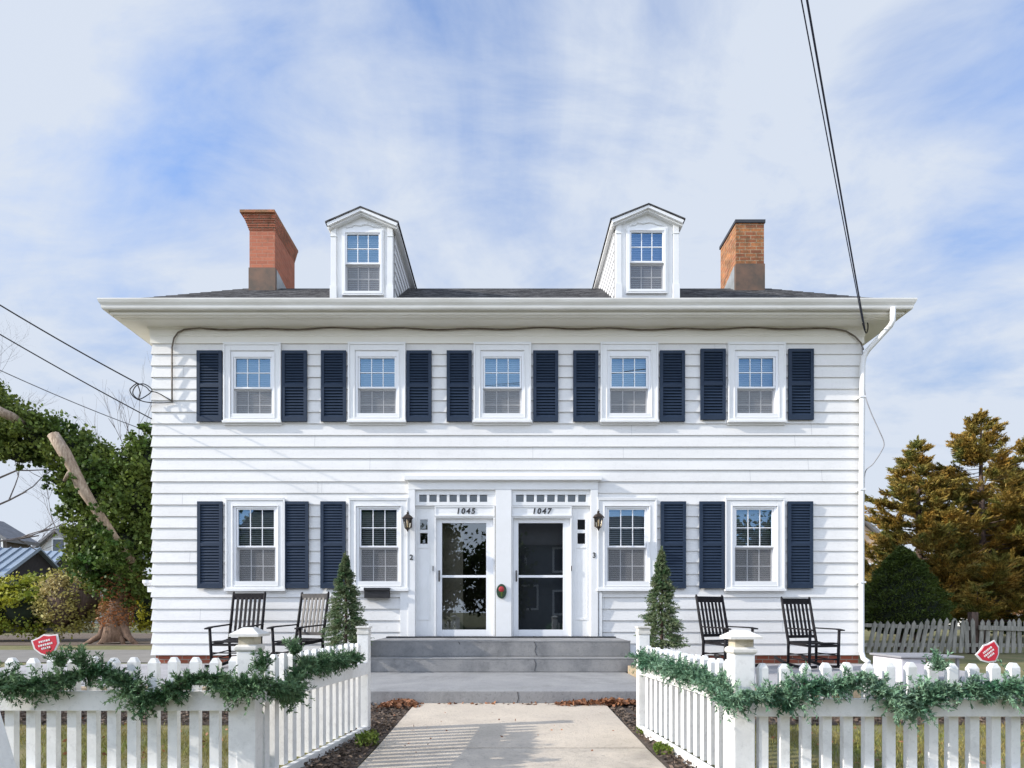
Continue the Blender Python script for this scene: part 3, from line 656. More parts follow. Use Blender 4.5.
    b = MB(); pb(b, q0-2.2, q0-1.2, 517, 618, YS-.009, YS-.001); pb(b, q1+1.2, q1+2.2, 517, 618, YS-.009, YS-.001); pb(b, q0-1.2, q1+1.2, 546.5, 548, YS-.009, YS-.001)
    pb(b, q0-2.2, q1+2.2, 618.2, 620, YS-.01, YS-.001); pb(b, s0, s1, 505.8, 508, YS-.015, YS-.001)
    b.build('moulding', 'trim', sd_)
    for p0, p1 in ((519.5, 529.7), (533, 543.8)):
        b = MB(); y = YS+.02; b.add([P(q0-.3, p1+.3, y), P(q1+.3, p1+.3, y), P(q1+.3, p0-.3, y), P(q0-.3, p0-.3, y)], [(0, 1, 2, 3)]); b.build('pane', 'door_glass', sd_, recalc=False)
    return door
entry(415, 495.5, 419.2, 487.2, 436, 493.2, 442, 486.2, (415, 434.4, 420, 427.6), True, '1045', 465.5)
entry(511.5, 590.8, 516, 586, 513.2, 570.4, 518.4, 563, (572, 590.8, 577.5, 585.2), False, '1047', 541.5)
# filler right of the second door and beside the first
b = MB(); pb(b, 408, 415, 637.0, 637.6, 10.44, 10.5)
pb(b, 386, 616, 636.6, 638.4, 10.30, 10.52); b.build('threshold', 'black', house)
# inner doors: tan hall door ajar behind door one, dark one behind door two
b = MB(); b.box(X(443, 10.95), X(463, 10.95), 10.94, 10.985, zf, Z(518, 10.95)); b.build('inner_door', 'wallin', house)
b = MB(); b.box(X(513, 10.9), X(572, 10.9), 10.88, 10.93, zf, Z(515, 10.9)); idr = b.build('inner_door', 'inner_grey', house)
b = MB()
for zz in (.85, 1.75): rect_frame(b, X(522, 10.9), X(562, 10.9), zz, zz+.6, .03, 10.868, 10.879)
b.build('door_panel', 'inner_grey', idr)
b = MB(); b.lathe([(.0, 0), (.05, 0), (.09, .06), (.05, .12), (.012, .14), (.012, .3)], (X(463, 12), 12.0, 2.55), 12); b.build('hall_lamp', 'vinyl', house)
# unit numbers 2 and 3
def glyph(txt, size, px, py, y, parent, mt='black', name='unit_number'):
    c = bpy.data.curves.new('tmp', 'FONT'); c.body = txt; c.size = size; c.extrude = .004; c.align_x = 'CENTER'; c.offset = .002
    to = bpy.data.objects.new('tmp', c); S.collection.objects.link(to); bpy.context.view_layer.update()
    me = bpy.data.meshes.new_from_object(to.evaluated_get(bpy.context.evaluated_depsgraph_get())); bpy.data.objects.remove(to)
    me.materials.clear(); me.materials.append(M[mt]); me.transform(Matrix.Rotation(R(90), 4, 'X'))
    o = bpy.data.objects.new(name, me); S.collection.objects.link(o); o.parent = parent
    o.location = Vector((X(px, y), y, Z(py, y)))-WL[parent.name]; return o
glyph('2', .125, 411.3, 559.6, A-.006, surround); glyph('3', .125, 594.2, 557.6, A-.006, surround)
# door bells
b = MB(); b.box(X(433.2, 10.5)-.008, X(433.2, 10.5)+.008, 10.472, 10.49, Z(571, 10.5), Z(566, 10.5)); b.build('doorbell', 'steel', house)
b = MB(); b.box(X(571.2, 10.5)-.008, X(571.2, 10.5)+.008, 10.472, 10.49, Z(571, 10.5), Z(566, 10.5)); b.build('doorbell', 'steel', house)
# lanterns
def lantern(px, py):
    root = MB(); c = P(px, py, 10.22); x, y, z = c
    root.lathe([(.0, -.10), (.045, -.10), (.045, .10), (.0, .10)], (0, 0, 0), 12)
    root.v = [(vx+x, A-.02-(vy)*.35, vz+z+.02) for vx, vy, vz in root.v]
    lan = root.build('wall_lantern', 'bronze', house)
    b = MB(); b.tube([(x, A-.03, z-.02), (x, A-.10, z-.10), (x, y, z-.165), (x, y, z-.12)], .010, 6)
    b.tube([(x, A-.03, z+.07), (x, A-.09, z+.17), (x+.0, y+.03, z+.19)], .007, 6); b.build('bracket', 'bronze', lan)
    b = MB(); b.lathe([(.0, -.155), (.018, -.15), (.022, -.135), (.045, -.12), (.048, -.105)], (x, y, z), 6)
    for j in range(6):
        a = math.pi/3*j; b.beam((x+.047*math.cos(a), y+.047*math.sin(a), z-.105), (x+.078*math.cos(a), y+.078*math.sin(a), z+.05), .008, .008)
    b.build('cage', 'bronze', lan)
    b = MB(); b.lathe([(.10, .05), (.10, .058), (.06, .10), (.03, .12), (.012, .135), (.018, .155), (.0, .17)], (x, y, z), 6); b.build('hood', 'bronze', lan)
    b = MB(); b.lathe([(.043, -.105), (.073, .05)], (x, y, z), 6); b.build('lantern_pane', 'lampglass', lan)
    b = MB(); b.lathe([(.0, -.1), (.011, -.1), (.011, -.03), (.016, -.015), (.012, .01), (.0, .03)], (x, y, z), 8); b.build('bulb', 'bulb', lan)
lantern(407.5, 521.5); lantern(598.6, 520.5)
# dormers
def dormer(cx, half, py_base, py_eave, py_peak, wx0, wx1, wy0, wy1, wm, rx0, rx1):
    Yd = 10.15; s = lambda p: Z(p, Yd); xx = lambda p: X(p, Yd)
    x0, x1 = xx(cx-half), xx(cx+half); zb, ze, zp = s(py_base), s(py_eave), s(py_peak)
    xc = (x0+x1)/2; g0, g1 = xx(wx0), xx(wx1); gz0_, gz1_ = s(wy1), s(wy0)
    b = MB(); 
    # front face around the window opening
    b.box(x0, g0-.03, Yd, Yd+.08, zb-.08, ze+.05); b.box(g1+.03, x1, Yd, Yd+.08, zb-.08, ze+.05)
    b.box(g0-.03, g1+.03, Yd, Yd+.08, zb-.08, gz0_-.03); b.box(g0-.03, g1+.03, Yd, Yd+.08, gz1_+.03, ze+.05)
    b.prism([(x0, ze+.05), (x1, ze+.05), (xc, zp-.04)], Yd+.004, Yd+.08)
    dor = b.build('dormer', 'trim', house)
    # cheeks with lapped boards
    c = MB(); n = 9; h = (ze+.03-(zb-.1))/n
    for sgn, xs_ in ((-1, x0), (1, x1)):
        for i in range(n):
            z0 = zb-.1+i*h; z1 = z0+h; o0, o1 = .02*sgn, .003*sgn
            c.add([(xs_+o0, Yd+.10, z0), (xs_+o1, Yd+.10, z1), (xs_+o1, 13.0, z1), (xs_+o0, 13.0, z0), (xs_+o1*.5, Yd+.10, z0), (xs_+o1*.5, 13.0, z0)], [(0, 1, 2, 3), (0, 3, 5, 4), (0, 4, 1)])
    c.build('cheek_siding', 'cheek', dor, recalc=False)
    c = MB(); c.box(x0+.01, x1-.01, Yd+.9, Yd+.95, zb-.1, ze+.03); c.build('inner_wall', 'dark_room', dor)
    # pilasters
    for a, d in ((x0-.01, x0+.105), (x1-.105, x1+.01)):
        p = MB(); p.box(a+.012, d-.012, Yd-.035, Yd, zb+.18, ze-.02); p.box(a, d, Yd-.05, Yd, zb-.09, zb+.18)
        p.box(a+.004, d-.004, Yd-.043, Yd, ze-.20, ze-.185)
        for k in range(3): p.box(a-.012*k, d+.012*k, Yd-.05-.012*k, Yd, ze-.02+.025*k, ze+.005+.025*k)
        p.build('pilaster', 'trim', dor, bevel=.003)
    # roof and pediment
    r0, r1 = X(rx0, 10.02), X(rx1, 10.02); zl = Z(py_eave-5, 10.02)
    zpk = Z(py_peak-1.2, 10.02)
    t_ = MB()
    for sx_ in (r0, r1):
        t_.add([(sx_, 10.02, zl), (xc, 10.02, zpk), (xc, 13.2, zpk), (sx_, 13.2, zl), (sx_, 10.02, zl-.025), (xc, 10.02, zpk-.025), (xc, 13.2, zpk-.025), (sx_, 13.2, zl-.025)],
               [(0, 1, 2, 3), (4, 7, 6, 5), (0, 4, 5, 1), (0, 3, 7, 4), (3, 2, 6, 7)])
    t_.build('dormer_roof', 'shingle', dor)
    t_ = MB()
    for sx_, q in ((r0, 1), (r1, -1)):
        for k, (dz, dd, yy) in enumerate(((.026, .045, 10.03), (.073, .026, 10.07))):
            a_ = (sx_+q*.02, zl-dz); c_ = (xc, zpk-dz)
            t_.add([(a_[0], yy, a_[1]), (xc, yy, c_[1]), (xc, yy, c_[1]-dd), (a_[0]+q*.02, yy, a_[1]-dd), (a_[0], Yd+.05, a_[1]), (xc, Yd+.05, c_[1]), (xc, Yd+.05, c_[1]-dd), (a_[0]+q*.02, Yd+.05, a_[1]-dd)],
                   [(0, 1, 2, 3), (0, 4, 5, 1), (3, 2, 6, 7), (0, 3, 7, 4)])
        t_.add([(sx_+q*.02, 10.1, zl-.03), (sx_+q*.02, 13.1, zl-.03), (sx_+q*.02, 13.1, zl-.07), (sx_+q*.02, 10.1, zl-.07), (sx_+q*.10, 10.1, zl-.03), (sx_+q*.10, 13.1, zl-.03), (sx_+q*.10, 13.1, zl-.07), (sx_+q*.10, 10.1, zl-.07)],
               [(0, 1, 2, 3), (3, 2, 6, 7), (0, 3, 7, 4)])
    t_.build('pediment', 'trim', dor)
    t_ = MB(); pts = []
    for i in range(25):
        u = i/24; x_ = g0-.02+(g1-g0+.04)*u; pts.append((x_, Yd-.008, gz1_+.13+.035*math.sin(u*math.pi)+.022*abs(math.sin(u*math.pi*2.5))*(1 if .2 < u < .8 else 0)))
    t_.tube(pts, .012, 6); t_.build('arch_moulding', 'trim', dor)
    # window
    wv = make_window(g1-g0+.17, gz1_-gz0_+.18, -(g1-g0)/2, (g1-g0)/2, .09, gz1_-gz0_+.09, s(wm)-gz0_+.09, False, 'closed', False)
    wv.location = Vector(((g0+g1)/2, Yd-.012, gz0_-.09))-WL[house.name]
dormer(362.2, 31, 297.5, 226, 207, 347.5, 379, 235.5, 291, 264, 325, 398.5)
dormer(647, 31.5, 295.5, 223, 204, 631, 662, 233.5, 289, 262.5, 610.5, 685.5)
# hose reel / flood lamp at the left corner
b = MB(); c = P(148, 583, 10.6); b.lathe([(.0, 0), (.05, .0), (.085, .05), (.085, .10), (.0, .10)], (c.x, c.y, c.z-.05), 14); b.box(c.x, HX0, c.y-.02, c.y+.02, c.z-.16, c.z-.06)
b.build('wall_box', 'vinyl', house)
# ------------------------------------------------------------ steps
steps = empty('front_steps', (-.1, 7, .05), 'wide grey painted concrete front steps with a broad landing slab', 'steps')
b = MB(); b.box(-2.13, 1.78, 6.84, 9.6, -.05, .2); b.build('landing', 'landing', steps, bevel=.012)
b = MB(); b.box(-2.12, 1.93, 8.95, 10.2, .2, .41); b.build('lower_step', 'step', steps, bevel=.014)
b = MB(); b.box(-2.12, 1.91, 9.28, 10.52, .41, .655); b.build('top_step', 'step', steps, bevel=.014)
def crack(pts, w=.006):
    b = MB()
    for p0, p1 in zip(pts[:-1], pts[1:]): b.beam(p0, p1, w, .004, up=(0, 1, 0))
    b.build('crack', 'cable', steps)
crack([(.42, 9.278, .645), (.45, 9.278, .57), (.43, 9.278, .50), (.46, 9.278, .43)]); crack([(.40, 8.948, .40), (.43, 8.948, .33), (.41, 8.948, .22)])
crack([(.12, 6.838, .19), (.13, 6.838, .12), (.11, 6.838, .05)]); crack([(-.75, 9.278, .645), (-.73, 9.278, .60)], .01)
b = MB(); b.box(-2.12, 1.91, 9.275, 9.30, .640, .657); b.build('step_nosing', 'landing', steps); b = MB(); b.box(-2.12, 1.93, 8.945, 8.975, .397, .412); b.build('step_nosing', 'landing', steps)
# ------------------------------------------------------------ things hung on the house
mbx = empty('mailbox', P(376.5, 593, 10.43), 'small black mailbox hung under the window left of the door numbered 1045', 'mailbox')
b = MB(); pb(b, 364, 389, 589.5, 598, 10.36, 10.468); b.build('box', 'black', mbx, bevel=.01)
b = MB(); pb(b, 363.5, 389.5, 587.6, 590.6, 10.335, 10.466); b.build('lid', 'black', mbx, bevel=.008)
pl = empty('oval_plaque', P(501.5, 591, A), 'dark green oval plaque with a red emblem on the pier between the doors', 'plaque')
b = MB(); b.lathe([(.0, .0), (.075, .0), (.086, .008), (.088, .022), (.0, .022)], (0, 0, 0), 24)
c = P(501.5, 591.3, A-.004); b.v = [(c.x+vx, c.y-vz, c.z+vy*1.45) for vx, vy, vz in b.v]; b.build('oval_board', 'greenplaque', pl)
b = MB(); b.lathe([(.0, .022), (.05, .022), (.04, .034), (.0, .04)], (0, 0, 0), 16); b.v = [(c.x+vx, c.y-vz, c.z+.035+vy*1.0) for vx, vy, vz in b.v]
b.build('red_emblem', 'plaquered', pl)
b = MB()
for a in range(8):
    an = a*math.pi/4; b.beam((c.x, c.y-.024, c.z-.045), (c.x+.045*math.cos(an), c.y-.028, c.z-.045+.05*math.sin(an)), .012, .006)
b.build('leaf_motif', 'ivy', pl)
# cables on the facade
def cable(pts, r, m, name, label, loc=None, cat='cable', n=6):
    b = MB(); b.tube(pts, r, n); o = b.build(name, m, loc=pts[0], smooth=True); return tag(o, label, cat)
def arc(p, q, sag, n=16):
    p = Vector(p); q = Vector(q)
    return [p.lerp(q, i/n)+Vector((0, 0, -sag*4*(i/n)*(1-i/n))) for i in range(n+1)]
yc = 10.43
pts = [P(172, y, 10.44) for y in (401, 380, 360, 347)]+[P(174, 338, yc), P(178, 332.5, yc), P(184, 329.6, yc), P(193, 328.6, yc)]
for i in range(60):
    px = 200+i*(835-200)/59; pts.append(P(px, 328.8+.7*math.sin(px*.09)+.5*math.sin(px*.031), yc))
pts += [P(846, 331, yc), P(855, 336.5, yc), P(861, 343, yc), P(863.5, 350, yc)]
cable(pts, .013, 'cable_brown', 'eave_cable', 'brown cable running the whole facade under the cornice and down beside the left shutters')
pts = [P(863.5, 340, 10.4), P(863, 400, 10.42), P(861, 430, 10.42), P(863, 470, 10.42), P(860, 560, 10.42)]
thin = [P(862, 345, 10.4), P(864.5, 390, 10.35), P(870, 410, 10.3), P(878, 428, 10.25), P(884, 443, 10.25), P(881, 452, 10.25), P(873, 464, 10.3), P(865, 473, 10.38), P(864.5, 500, 10.4)]
def smooth_pts(p, k=6):
    out = []; p = [Vector(a) for a in p]
    for i in range(len(p)-1):
        p0 = p[max(i-1, 0)]; p1 = p[i]; p2 = p[i+1]; p3 = p[min(i+2, len(p)-1)]
        for j in range(k):
            t = j/k; out.append(.5*((2*p1)+(-p0+p2)*t+(2*p0-5*p1+4*p2-p3)*t*t+(-p0+3*p1-3*p2+p3)*t*t*t))
    return out+[p[-1]]
cable(smooth_pts(thin), .008, 'cable_grey', 'loose_cable', 'thin grey cable looping out loose beyond the right corner of the house')
# street service drop: two strands to the right corner
Yn = 2.2
A1 = P(864, 337, 10.38)
def far_end(px0, px1, py0, py1, Yend, p_end):
    pass
def drop(px_top, lab, pend, sag, r, m):
    # wire comes from a pole in the street (up and behind the camera side)
    a = P(px_top, -0.0, 6.0); d = (a-Vector(pend)); a2 = Vector(pend)+d*2.6
    pts = arc(a2, pend, sag, 40); return cable(pts, r, m, 'service_wire', lab)
drop(803.5, 'dark thin service wire coming down to the right eave, left of the twisted pair', P(862.5, 322, 10.2), .12, .0065, 'cable_navy')
drop(809, 'dark thick service wire coming down steeply to the right corner of the eave', P(865, 330, 10.3), .12, .0105, 'cable_navy')
cable(smooth_pts([P(865, 300, 10.1), P(862, 318, 10.25), P(866, 333, 10.36), P(868, 325, 10.3), P(864, 313, 10.2), P(859, 296, 10.0)]), .010, 'cable', 'drip_loop', 'dark drip loop of cable under the right end of the eave')
# left wires
e1 = P(137, 383, 10.3)
cable(arc(P(-60, 268, 9.0), e1, .04, 20), .0115, 'cable', 'service_wire', 'uppermost of the three overhead wires on the left, ending in loops at the house corner')
cable(arc(P(-60, 299, 9.0), P(152, 419, 10.45), .03, 20), .010, 'cable', 'service_wire', 'middle overhead wire on the left reaching the corner of the house below the loops')
cable(arc(P(-60, 342, 16.0), P(150, 432, 21), .1, 20), .014, 'cable_grey', 'service_wire', 'lowest and palest of the three overhead wires on the left')
loops = [[e1, P(132, 387, 10.3), P(130, 391, 10.3), P(135, 398, 10.32), P(146, 402, 10.38), P(160, 403, 10.45), P(173, 402, 10.46)],
         [e1, P(146, 387, 10.35), P(150, 391, 10.38), P(158, 393, 10.45), P(172, 401, 10.46)],
         [e1, P(140, 392, 10.3), P(139, 399, 10.3), P(146, 396, 10.35), P(152, 390, 10.4), P(144, 384, 10.35), P(136, 386, 10.3), P(133, 394, 10.3), P(142, 401, 10.36), P(156, 403, 10.45)]]
b = MB()
for l in loops: b.tube(smooth_pts(l), .009, 6)
tag(b.build('cable_loops', 'cable', loc=tuple(e1), smooth=True), 'tangle of black cable loops where the wires meet the left corner', 'cable')

# ------------------------------------------------------------ front fences
def picket(b, x, y, z0, z1, w=.054, d=.042, ang=0):
    ca, sa = math.cos(ang), math.sin(ang); ht = .032
    def T(u, v, z): return (x+u*ca-v*sa, y+u*sa+v*ca, z)
    hw, hd = w/2, d/2
    vs = [T(-hw, -hd, z0), T(hw, -hd, z0), T(hw, hd, z0), T(-hw, hd, z0), T(-hw, -hd, z1-ht), T(hw, -hd, z1-ht), T(hw, hd, z1-ht), T(-hw, hd, z1-ht),
          T(-hw*.45, -hd*.6, z1-.004), T(hw*.45, -hd*.6, z1-.004), T(hw*.45, hd*.6, z1-.004), T(-hw*.45, hd*.6, z1-.004)]
    b.add(vs, [(0, 3, 2, 1), (0, 1, 5, 4), (1, 2, 6, 5), (2, 3, 7, 6), (3, 0, 4, 7), (4, 5, 9, 8), (5, 6, 10, 9), (6, 7, 11, 10), (7, 4, 8, 11), (8, 9, 10, 11)])
def fence(side, post, far, pxs, ztop, rz0, rz1, label, ends):
    root = empty('picket_fence', (post[0], post[1], 0), label, 'fence')
    # pickets of the street section
    for px in pxs:
        b = MB(); b.cur = 0; picket(b, X(px, 3.55), 3.57+random.uniform(-.002, .002), .03, ztop+random.uniform(-.006, .006), ang=random.uniform(-.02, .02)); b.build('picket', 'fence', root, recalc=False)
    xe = ends
    b = MB(); xa, xb = sorted((post[0], xe)); xa += .05 if side > 0 else 0; xb -= .05 if side < 0 else 0
    b.box(xa, xb, 3.505, 3.548, rz0, rz1); b.build('top_rail', 'fence', root, bevel=.004)
    b = MB(); b.box(xa, xb, 3.505, 3.548, .06, .17); b.build('bottom_rail', 'fence', root, bevel=.004)
    # near post with a capped neck
    x, y = post; zc = 1.0 if side < 0 else .985
    hp = .056 if side < 0 else .062
    b = MB(); b.box(x-hp, x+hp, y-hp, y+hp, -.05, zc-.135); p = b.build('post', 'fence', root, bevel=.006)
    b = MB(); b.lathe([(hp*1.43, 0), (hp*1.65, .012), (hp*1.65, .03), (hp*1.36, .042)], (0, 0, 0), 4); 
    b.v = [((vx*math.cos(.7854)-vy*math.sin(.7854))+x, (vx*math.sin(.7854)+vy*math.cos(.7854))+y, vz+zc-.135) for vx, vy, vz in b.v]; b.build('collar', 'fence_cap', p, bevel=.004)
    b = MB(); b.box(x-hp*.86, x+hp*.86, y-hp*.86, y+hp*.86, zc-.095, zc-.04); b.build('neck', 'dirtyneck', p)
    b = MB(); r = hp+.031; b.add([(x-r, y-r, zc-.045), (x+r, y-r, zc-.045), (x+r, y+r, zc-.045), (x-r, y+r, zc-.045), (x-r, y-r, zc-.03), (x+r, y-r, zc-.03), (x+r, y+r, zc-.03), (x-r, y+r, zc-.03),
                             (x-.03, y-.03, zc+.008), (x+.03, y-.03, zc+.008), (x+.03, y+.03, zc+.008), (x-.03, y+.03, zc+.008)],
                   [(0, 3, 2, 1), (0, 1, 5, 4), (1, 2, 6, 5), (2, 3, 7, 6), (3, 0, 4, 7), (4, 5, 9, 8), (5, 6, 10, 9), (6, 7, 11, 10), (7, 4, 8, 11), (8, 9, 10, 11)])
    b.build('post_cap', 'fence_cap', p)
    # return section
    fx, fy = far; d = Vector((fx-x, fy-y, 0)); Ld = d.length; d.normalize(); ang = math.atan2(d.y, d.x); n = 14
    nrm = Vector((1.0 if side < 0 else -1.0, 0, 0))     # towards the walk
    for i in range(n):
        t_ = .16+(Ld-.32)*i/(n-1); q = Vector((x, y, 0))+d*t_
        b = MB(); picket(b, q.x, q.y, .09, ztop+random.uniform(-.006, .006), ang=ang+random.uniform(-.02, .02)); b.build('picket', 'fence', root, recalc=False)
    for z0, z1, nm in ((.545, .655, 'return_top_rail'), (-.02, .085, 'return_bottom_board')):
        b = MB(); off = nrm*.040; a_ = Vector((x, y, (z0+z1)/2))+d*.07+off; c_ = Vector((fx, fy, (z0+z1)/2))-d*.06+off
        b.beam(a_, c_, .042, z1-z0); b.build(nm, 'fence', root, bevel=.004)
    b = MB(); b.box(fx-.05, fx+.05, fy-.05, fy+.05, -.05, .90); p2 = b.build('post', 'fence', root, bevel=.005)
    b = MB(); b.box(fx-.056, fx+.056, fy-.056, fy+.056, .90, .925); b.box(fx-.051, fx+.051, fy-.051, fy+.051, .925, .955); b.box(fx-.061, fx+.061, fy-.061, fy+.061, .955, .972); b.build('post_cap', 'fence_cap', p2, bevel=.003)
    return root
PL, PR = (-1.543, 3.60), (1.402, 3.60); FL, FR = (X(364, 5.42), 5.42), (X(643, 5.42), 5.42)
lpx = [9.6, 30.7, 51.3, 71.6, 91.7, 112, 132, 152.3, 172.4, 194, 214, 233]
lpx = [-51.5, -31, -10.8]+lpx
rpx = [763.7, 785, 806.7, 827, 848.4, 869.5, 891, 912.4, 933.8, 953.8, 974.7, 996, 1016, 1037, 1058, 1079]
fence(-1, PL, FL, lpx, .835, .522, .637, 'white picket fence left of the front walk with a return towards the steps', X(-70, 3.55))
fence(1, PR, FR, rpx, .802, .488, .592, 'white picket fence right of the front walk with a return towards the steps', X(1095, 3.55))
# ---- garlands
def garland(name, label, pts, m, sprigs, dens=500):
    path = smooth_pts(pts, 12); root = empty(name, tuple(path[0]), label, 'garland')
    b = MB(); b.tube(path, .007, 5); b.build('wire', 'bark_dark', root)
    P_ = np.array([tuple(p) for p in path]); seg = np.linalg.norm(np.diff(P_, axis=0), axis=1); cum = np.concatenate([[0], np.cumsum(seg)]); Lt = cum[-1]
    C = []; D = []; LN = []
    nb = int(Lt*dens)
    # branch tips
    s = RNG.uniform(0, Lt, nb); base = np.stack([np.interp(s, cum, P_[:, k]) for k in range(3)], 1)
    tang = unit(np.stack([np.interp(np.minimum(s+.02, Lt), cum, P_[:, k]) for k in range(3)], 1)-base+1e-6)
    dirs = unit(RNG.normal(size=(nb, 3))*np.array([1, .55, .8])+tang*.5+np.array([0, -.15, 0])); ln = RNG.uniform(.035, .112, nb)*(1+.35*np.sin(s*9)+.3*np.sin(s*23))
    ends = base+dirs*ln[:, None]; ends[:, 2] -= .08*ln
    if sprigs is not None:
        for sp_ in sprigs:
            sb = np.array(tuple(sp_[0])); k = 26
            dd = unit(RNG.normal(size=(k, 3))*.35+np.array([0, -.1, 1])); l2 = RNG.uniform(.06, .14, k)
            base = np.vstack([base, np.repeat(sb[None], k, 0)]); ends = np.vstack([ends, sb+dd*l2[:, None]])
    nb = len(base); per = 30
    t = RNG.uniform(.1, 1.0, (nb, per)); c = base[:, None]+(ends-base)[:, None]*t[..., None]
    dr = unit(ends-base)[:, None]*.75+RNG.normal(size=(nb, per, 3))*.55
    c = c.reshape(-1, 3); dr = unit(dr.reshape(-1, 3)); l = RNG.uniform(.018, .036, len(c))
    c = c+dr*l[:, None]*.4
    V = leaf_quads(c, dr, l, .0075)
    np_mesh('needles', V, 4, m, root)
    return root
def gp(px, py, y): return P(px, py, y)
yl = 3.46
cl = [(-40, 430), (0, 432), (100, 452), (200, 445), (300, 412), (400, 398), (480, 440), (560, 500), (640, 482), (720, 430), (800, 425), (900, 458)]
gl1 = [gp(c[0]/3.84, 568+c[1]/3.84, yl) for c in cl]
c8 = [(100, 455), (200, 450), (280, 462), (340, 450)]
gl1 = gl1+[gp(243, 686, 3.40), gp(256, 684, 3.40), gp(272, 687, 3.44), gp(288, 691, 3.55)]
wk = lambda px, py, y: P(px, py, y)
gl2 = [wk(294, 689, 3.75), wk(296, 672, 3.95), wk(302, 662, 4.2), wk(308, 667, 4.45), wk(315, 668, 4.65), wk(326, 662, 4.85), wk(338, 660, 5.05), wk(348, 657, 5.2), wk(358, 656, 5.30)]
def onfence(px, py, post, far, off):
    dxy = (far[0]-post[0])/(far[1]-post[1]); k = (px-CX)/F        # X = k*Y ; X = post.x + (Y-post.y)*dxy + off
    Y = (post[0]-post[1]*dxy+off)/(k-dxy); return P(px, py, Y)
gl2 = [onfence(px, py, PL, FL, .085) for px, py in ((290, 690), (296, 680), (301, 667), (309, 664), (317, 668), (326, 662), (338, 661), (348, 658), (357, 657))]
garland('garland', 'dark green evergreen garland draped along the left picket fence', gl1+gl2, 'garland', [(gp(82, 668, yl),), (gp(62, 668, yl),), (gp(262, 672, 3.5),), (onfence(294, 656, PL, FL, .05),)])
cr_ = [(310, 340, 5.25), (380, 370, 5.0), (430, 385, 4.75), (500, 400, 4.5), (560, 430, 4.25), (620, 455, 4.0), (660, 500, 3.75), (700, 510, 3.5)]
gr = [onfence(560+a/3.84, 568+b_/3.84, PR, FR, -.085) for a, b_, y in cr_[:-1]]+[P(737, 701, 3.44)]
c2b = [(-40, 492, 3.42), (0, 495, 3.42), (60, 480, 3.46), (120, 520, 3.46), (180, 445, 3.47), (270, 462, 3.47), (330, 440, 3.47), (430, 425, 3.47), (480, 470, 3.46), (540, 520, 3.46), (610, 535, 3.46), (690, 475, 3.46), (760, 470, 3.46), (840, 460, 3.46), (900, 480, 3.46), (980, 460, 3.46), (1060, 470, 3.46), (1120, 480, 3.46)]
gr += [P(758+a/3.84, 568+b_/3.84, y) for a, b_, y in c2b]
garland('garland', 'pale blue-green evergreen garland draped along the right picket fence', gr, 'garland_r', [(P(938, 672, 3.46),), (P(924, 700, 3.44),), (P(916, 712, 3.44),), (P(790, 700, 3.44),)])

# ------------------------------------------------------------ rocking chairs
def make_chair(label, mt='chair', slat='chair'):
    r = empty('rocking_chair', (0, 0, 0), label, 'rocking chair', 'rocking chairs on the patios by the house')
    w = .27; sd_ = .25; sh = .44
    ln = lambda z: .25+(z-.42)*.27          # y of the leaning back at height z
    b = MB()
    for i in range(9):
        y = -sd_+.02+i*.056; zz = sh+.012*math.cos(i*.6); b.box(-w, w, y-.024, y+.024, zz-.012, zz+.008)
    b.box(-w, w, -sd_-.01, -sd_+.02, sh-.05, sh-.013); b.box(-w-.0, -w+.03, -sd_+.02, sd_, sh-.05, sh-.013); b.box(w-.03, w, -sd_+.02, sd_, sh-.05, sh-.013)
    b.build('seat', mt, r, world=False)
    b = MB()
    for i in range(6):
        x = -w+.075+i*(2*w-.15)/5; b.beam((x, ln(.52), .52), (x, ln(1.1), 1.1), .040, .014, up=(0, 1, 0))
    b.beam((-w, ln(1.12), 1.12), (w, ln(1.12), 1.12), .018, .10); b.beam((-w, ln(.52), .52), (w, ln(.52), .52), .018, .05)
    b.build('backrest', slat, r, world=False)
    for sx in (-1, 1):
        x = sx*(w+.012)
        b = MB(); b.tube([(x, .235, .085), (x, .245, .42), (x, ln(.8), .8), (x, ln(1.17), 1.17), (x, ln(1.2), 1.20)], [.022, .024, .024, .021, .010], 8); b.build('leg', mt, r, world=False, smooth=True)
        b = MB(); b.tube([(x, -.26, .075), (x, -.255, .3), (x, -.25, .67)], [.021, .024, .022], 8); b.build('leg', mt, r, world=False, smooth=True)
        b = MB(); pts = [(x+sx*.0, -.33, .672), (x+sx*.012, -.2, .682), (x+sx*.006, .0, .675), (x, .2, .668), (x, ln(.665)+.01, .665)]
        for p0, p1, w0 in zip(pts[:-1], pts[1:], (.075, .07, .055, .045)): b.beam(p0, p1, w0, .02)
        b.build('armrest', mt, r, world=False)
        b = MB(); rp = [(x, y, .018+.045*(y-.02)**2/.16+.025) for y in [-.42+.1*i for i in range(11)]]
        for p0, p1 in zip(rp[:-1], rp[1:]): b.beam(p0, p1, .028, .045)
        b.build('rocker', mt, r, world=False)
        b = MB(); b.tube([(x, -.25, .25), (x, .24, .24)], .010, 6); b.tube([(x, -.25, .17), (x, .24, .16)], .010, 6); b.build('stretcher', mt, r, world=False)
    b = MB(); b.tube([(-w, -.26, .28), (w, -.26, .28)], .011, 6); b.tube([(-w, -.26, .19), (w, -.26, .19)], .011, 6); b.tube([(-w, .24, .22), (w, .24, .22)], .011, 6); b.build('stretcher', mt, r, world=False)
    return r
def put(o, x, y, deg, tilt=0, sc=1): o.location = (x, y, .202); o.rotation_euler = (R(tilt), 0, R(deg)); o.scale = (sc, sc, sc)
c1 = make_chair('black rocking chair farthest left, its arms turned towards the left')
put(c1, X(238, 9.75), 9.75, -8, 6)
ch2 = make_chair('rocking chair with dull grey sunlit slats beside the left small spruce', 'chair', 'chair_lit'); put(ch2, X(300, 9.7), 9.7, -24, 5)
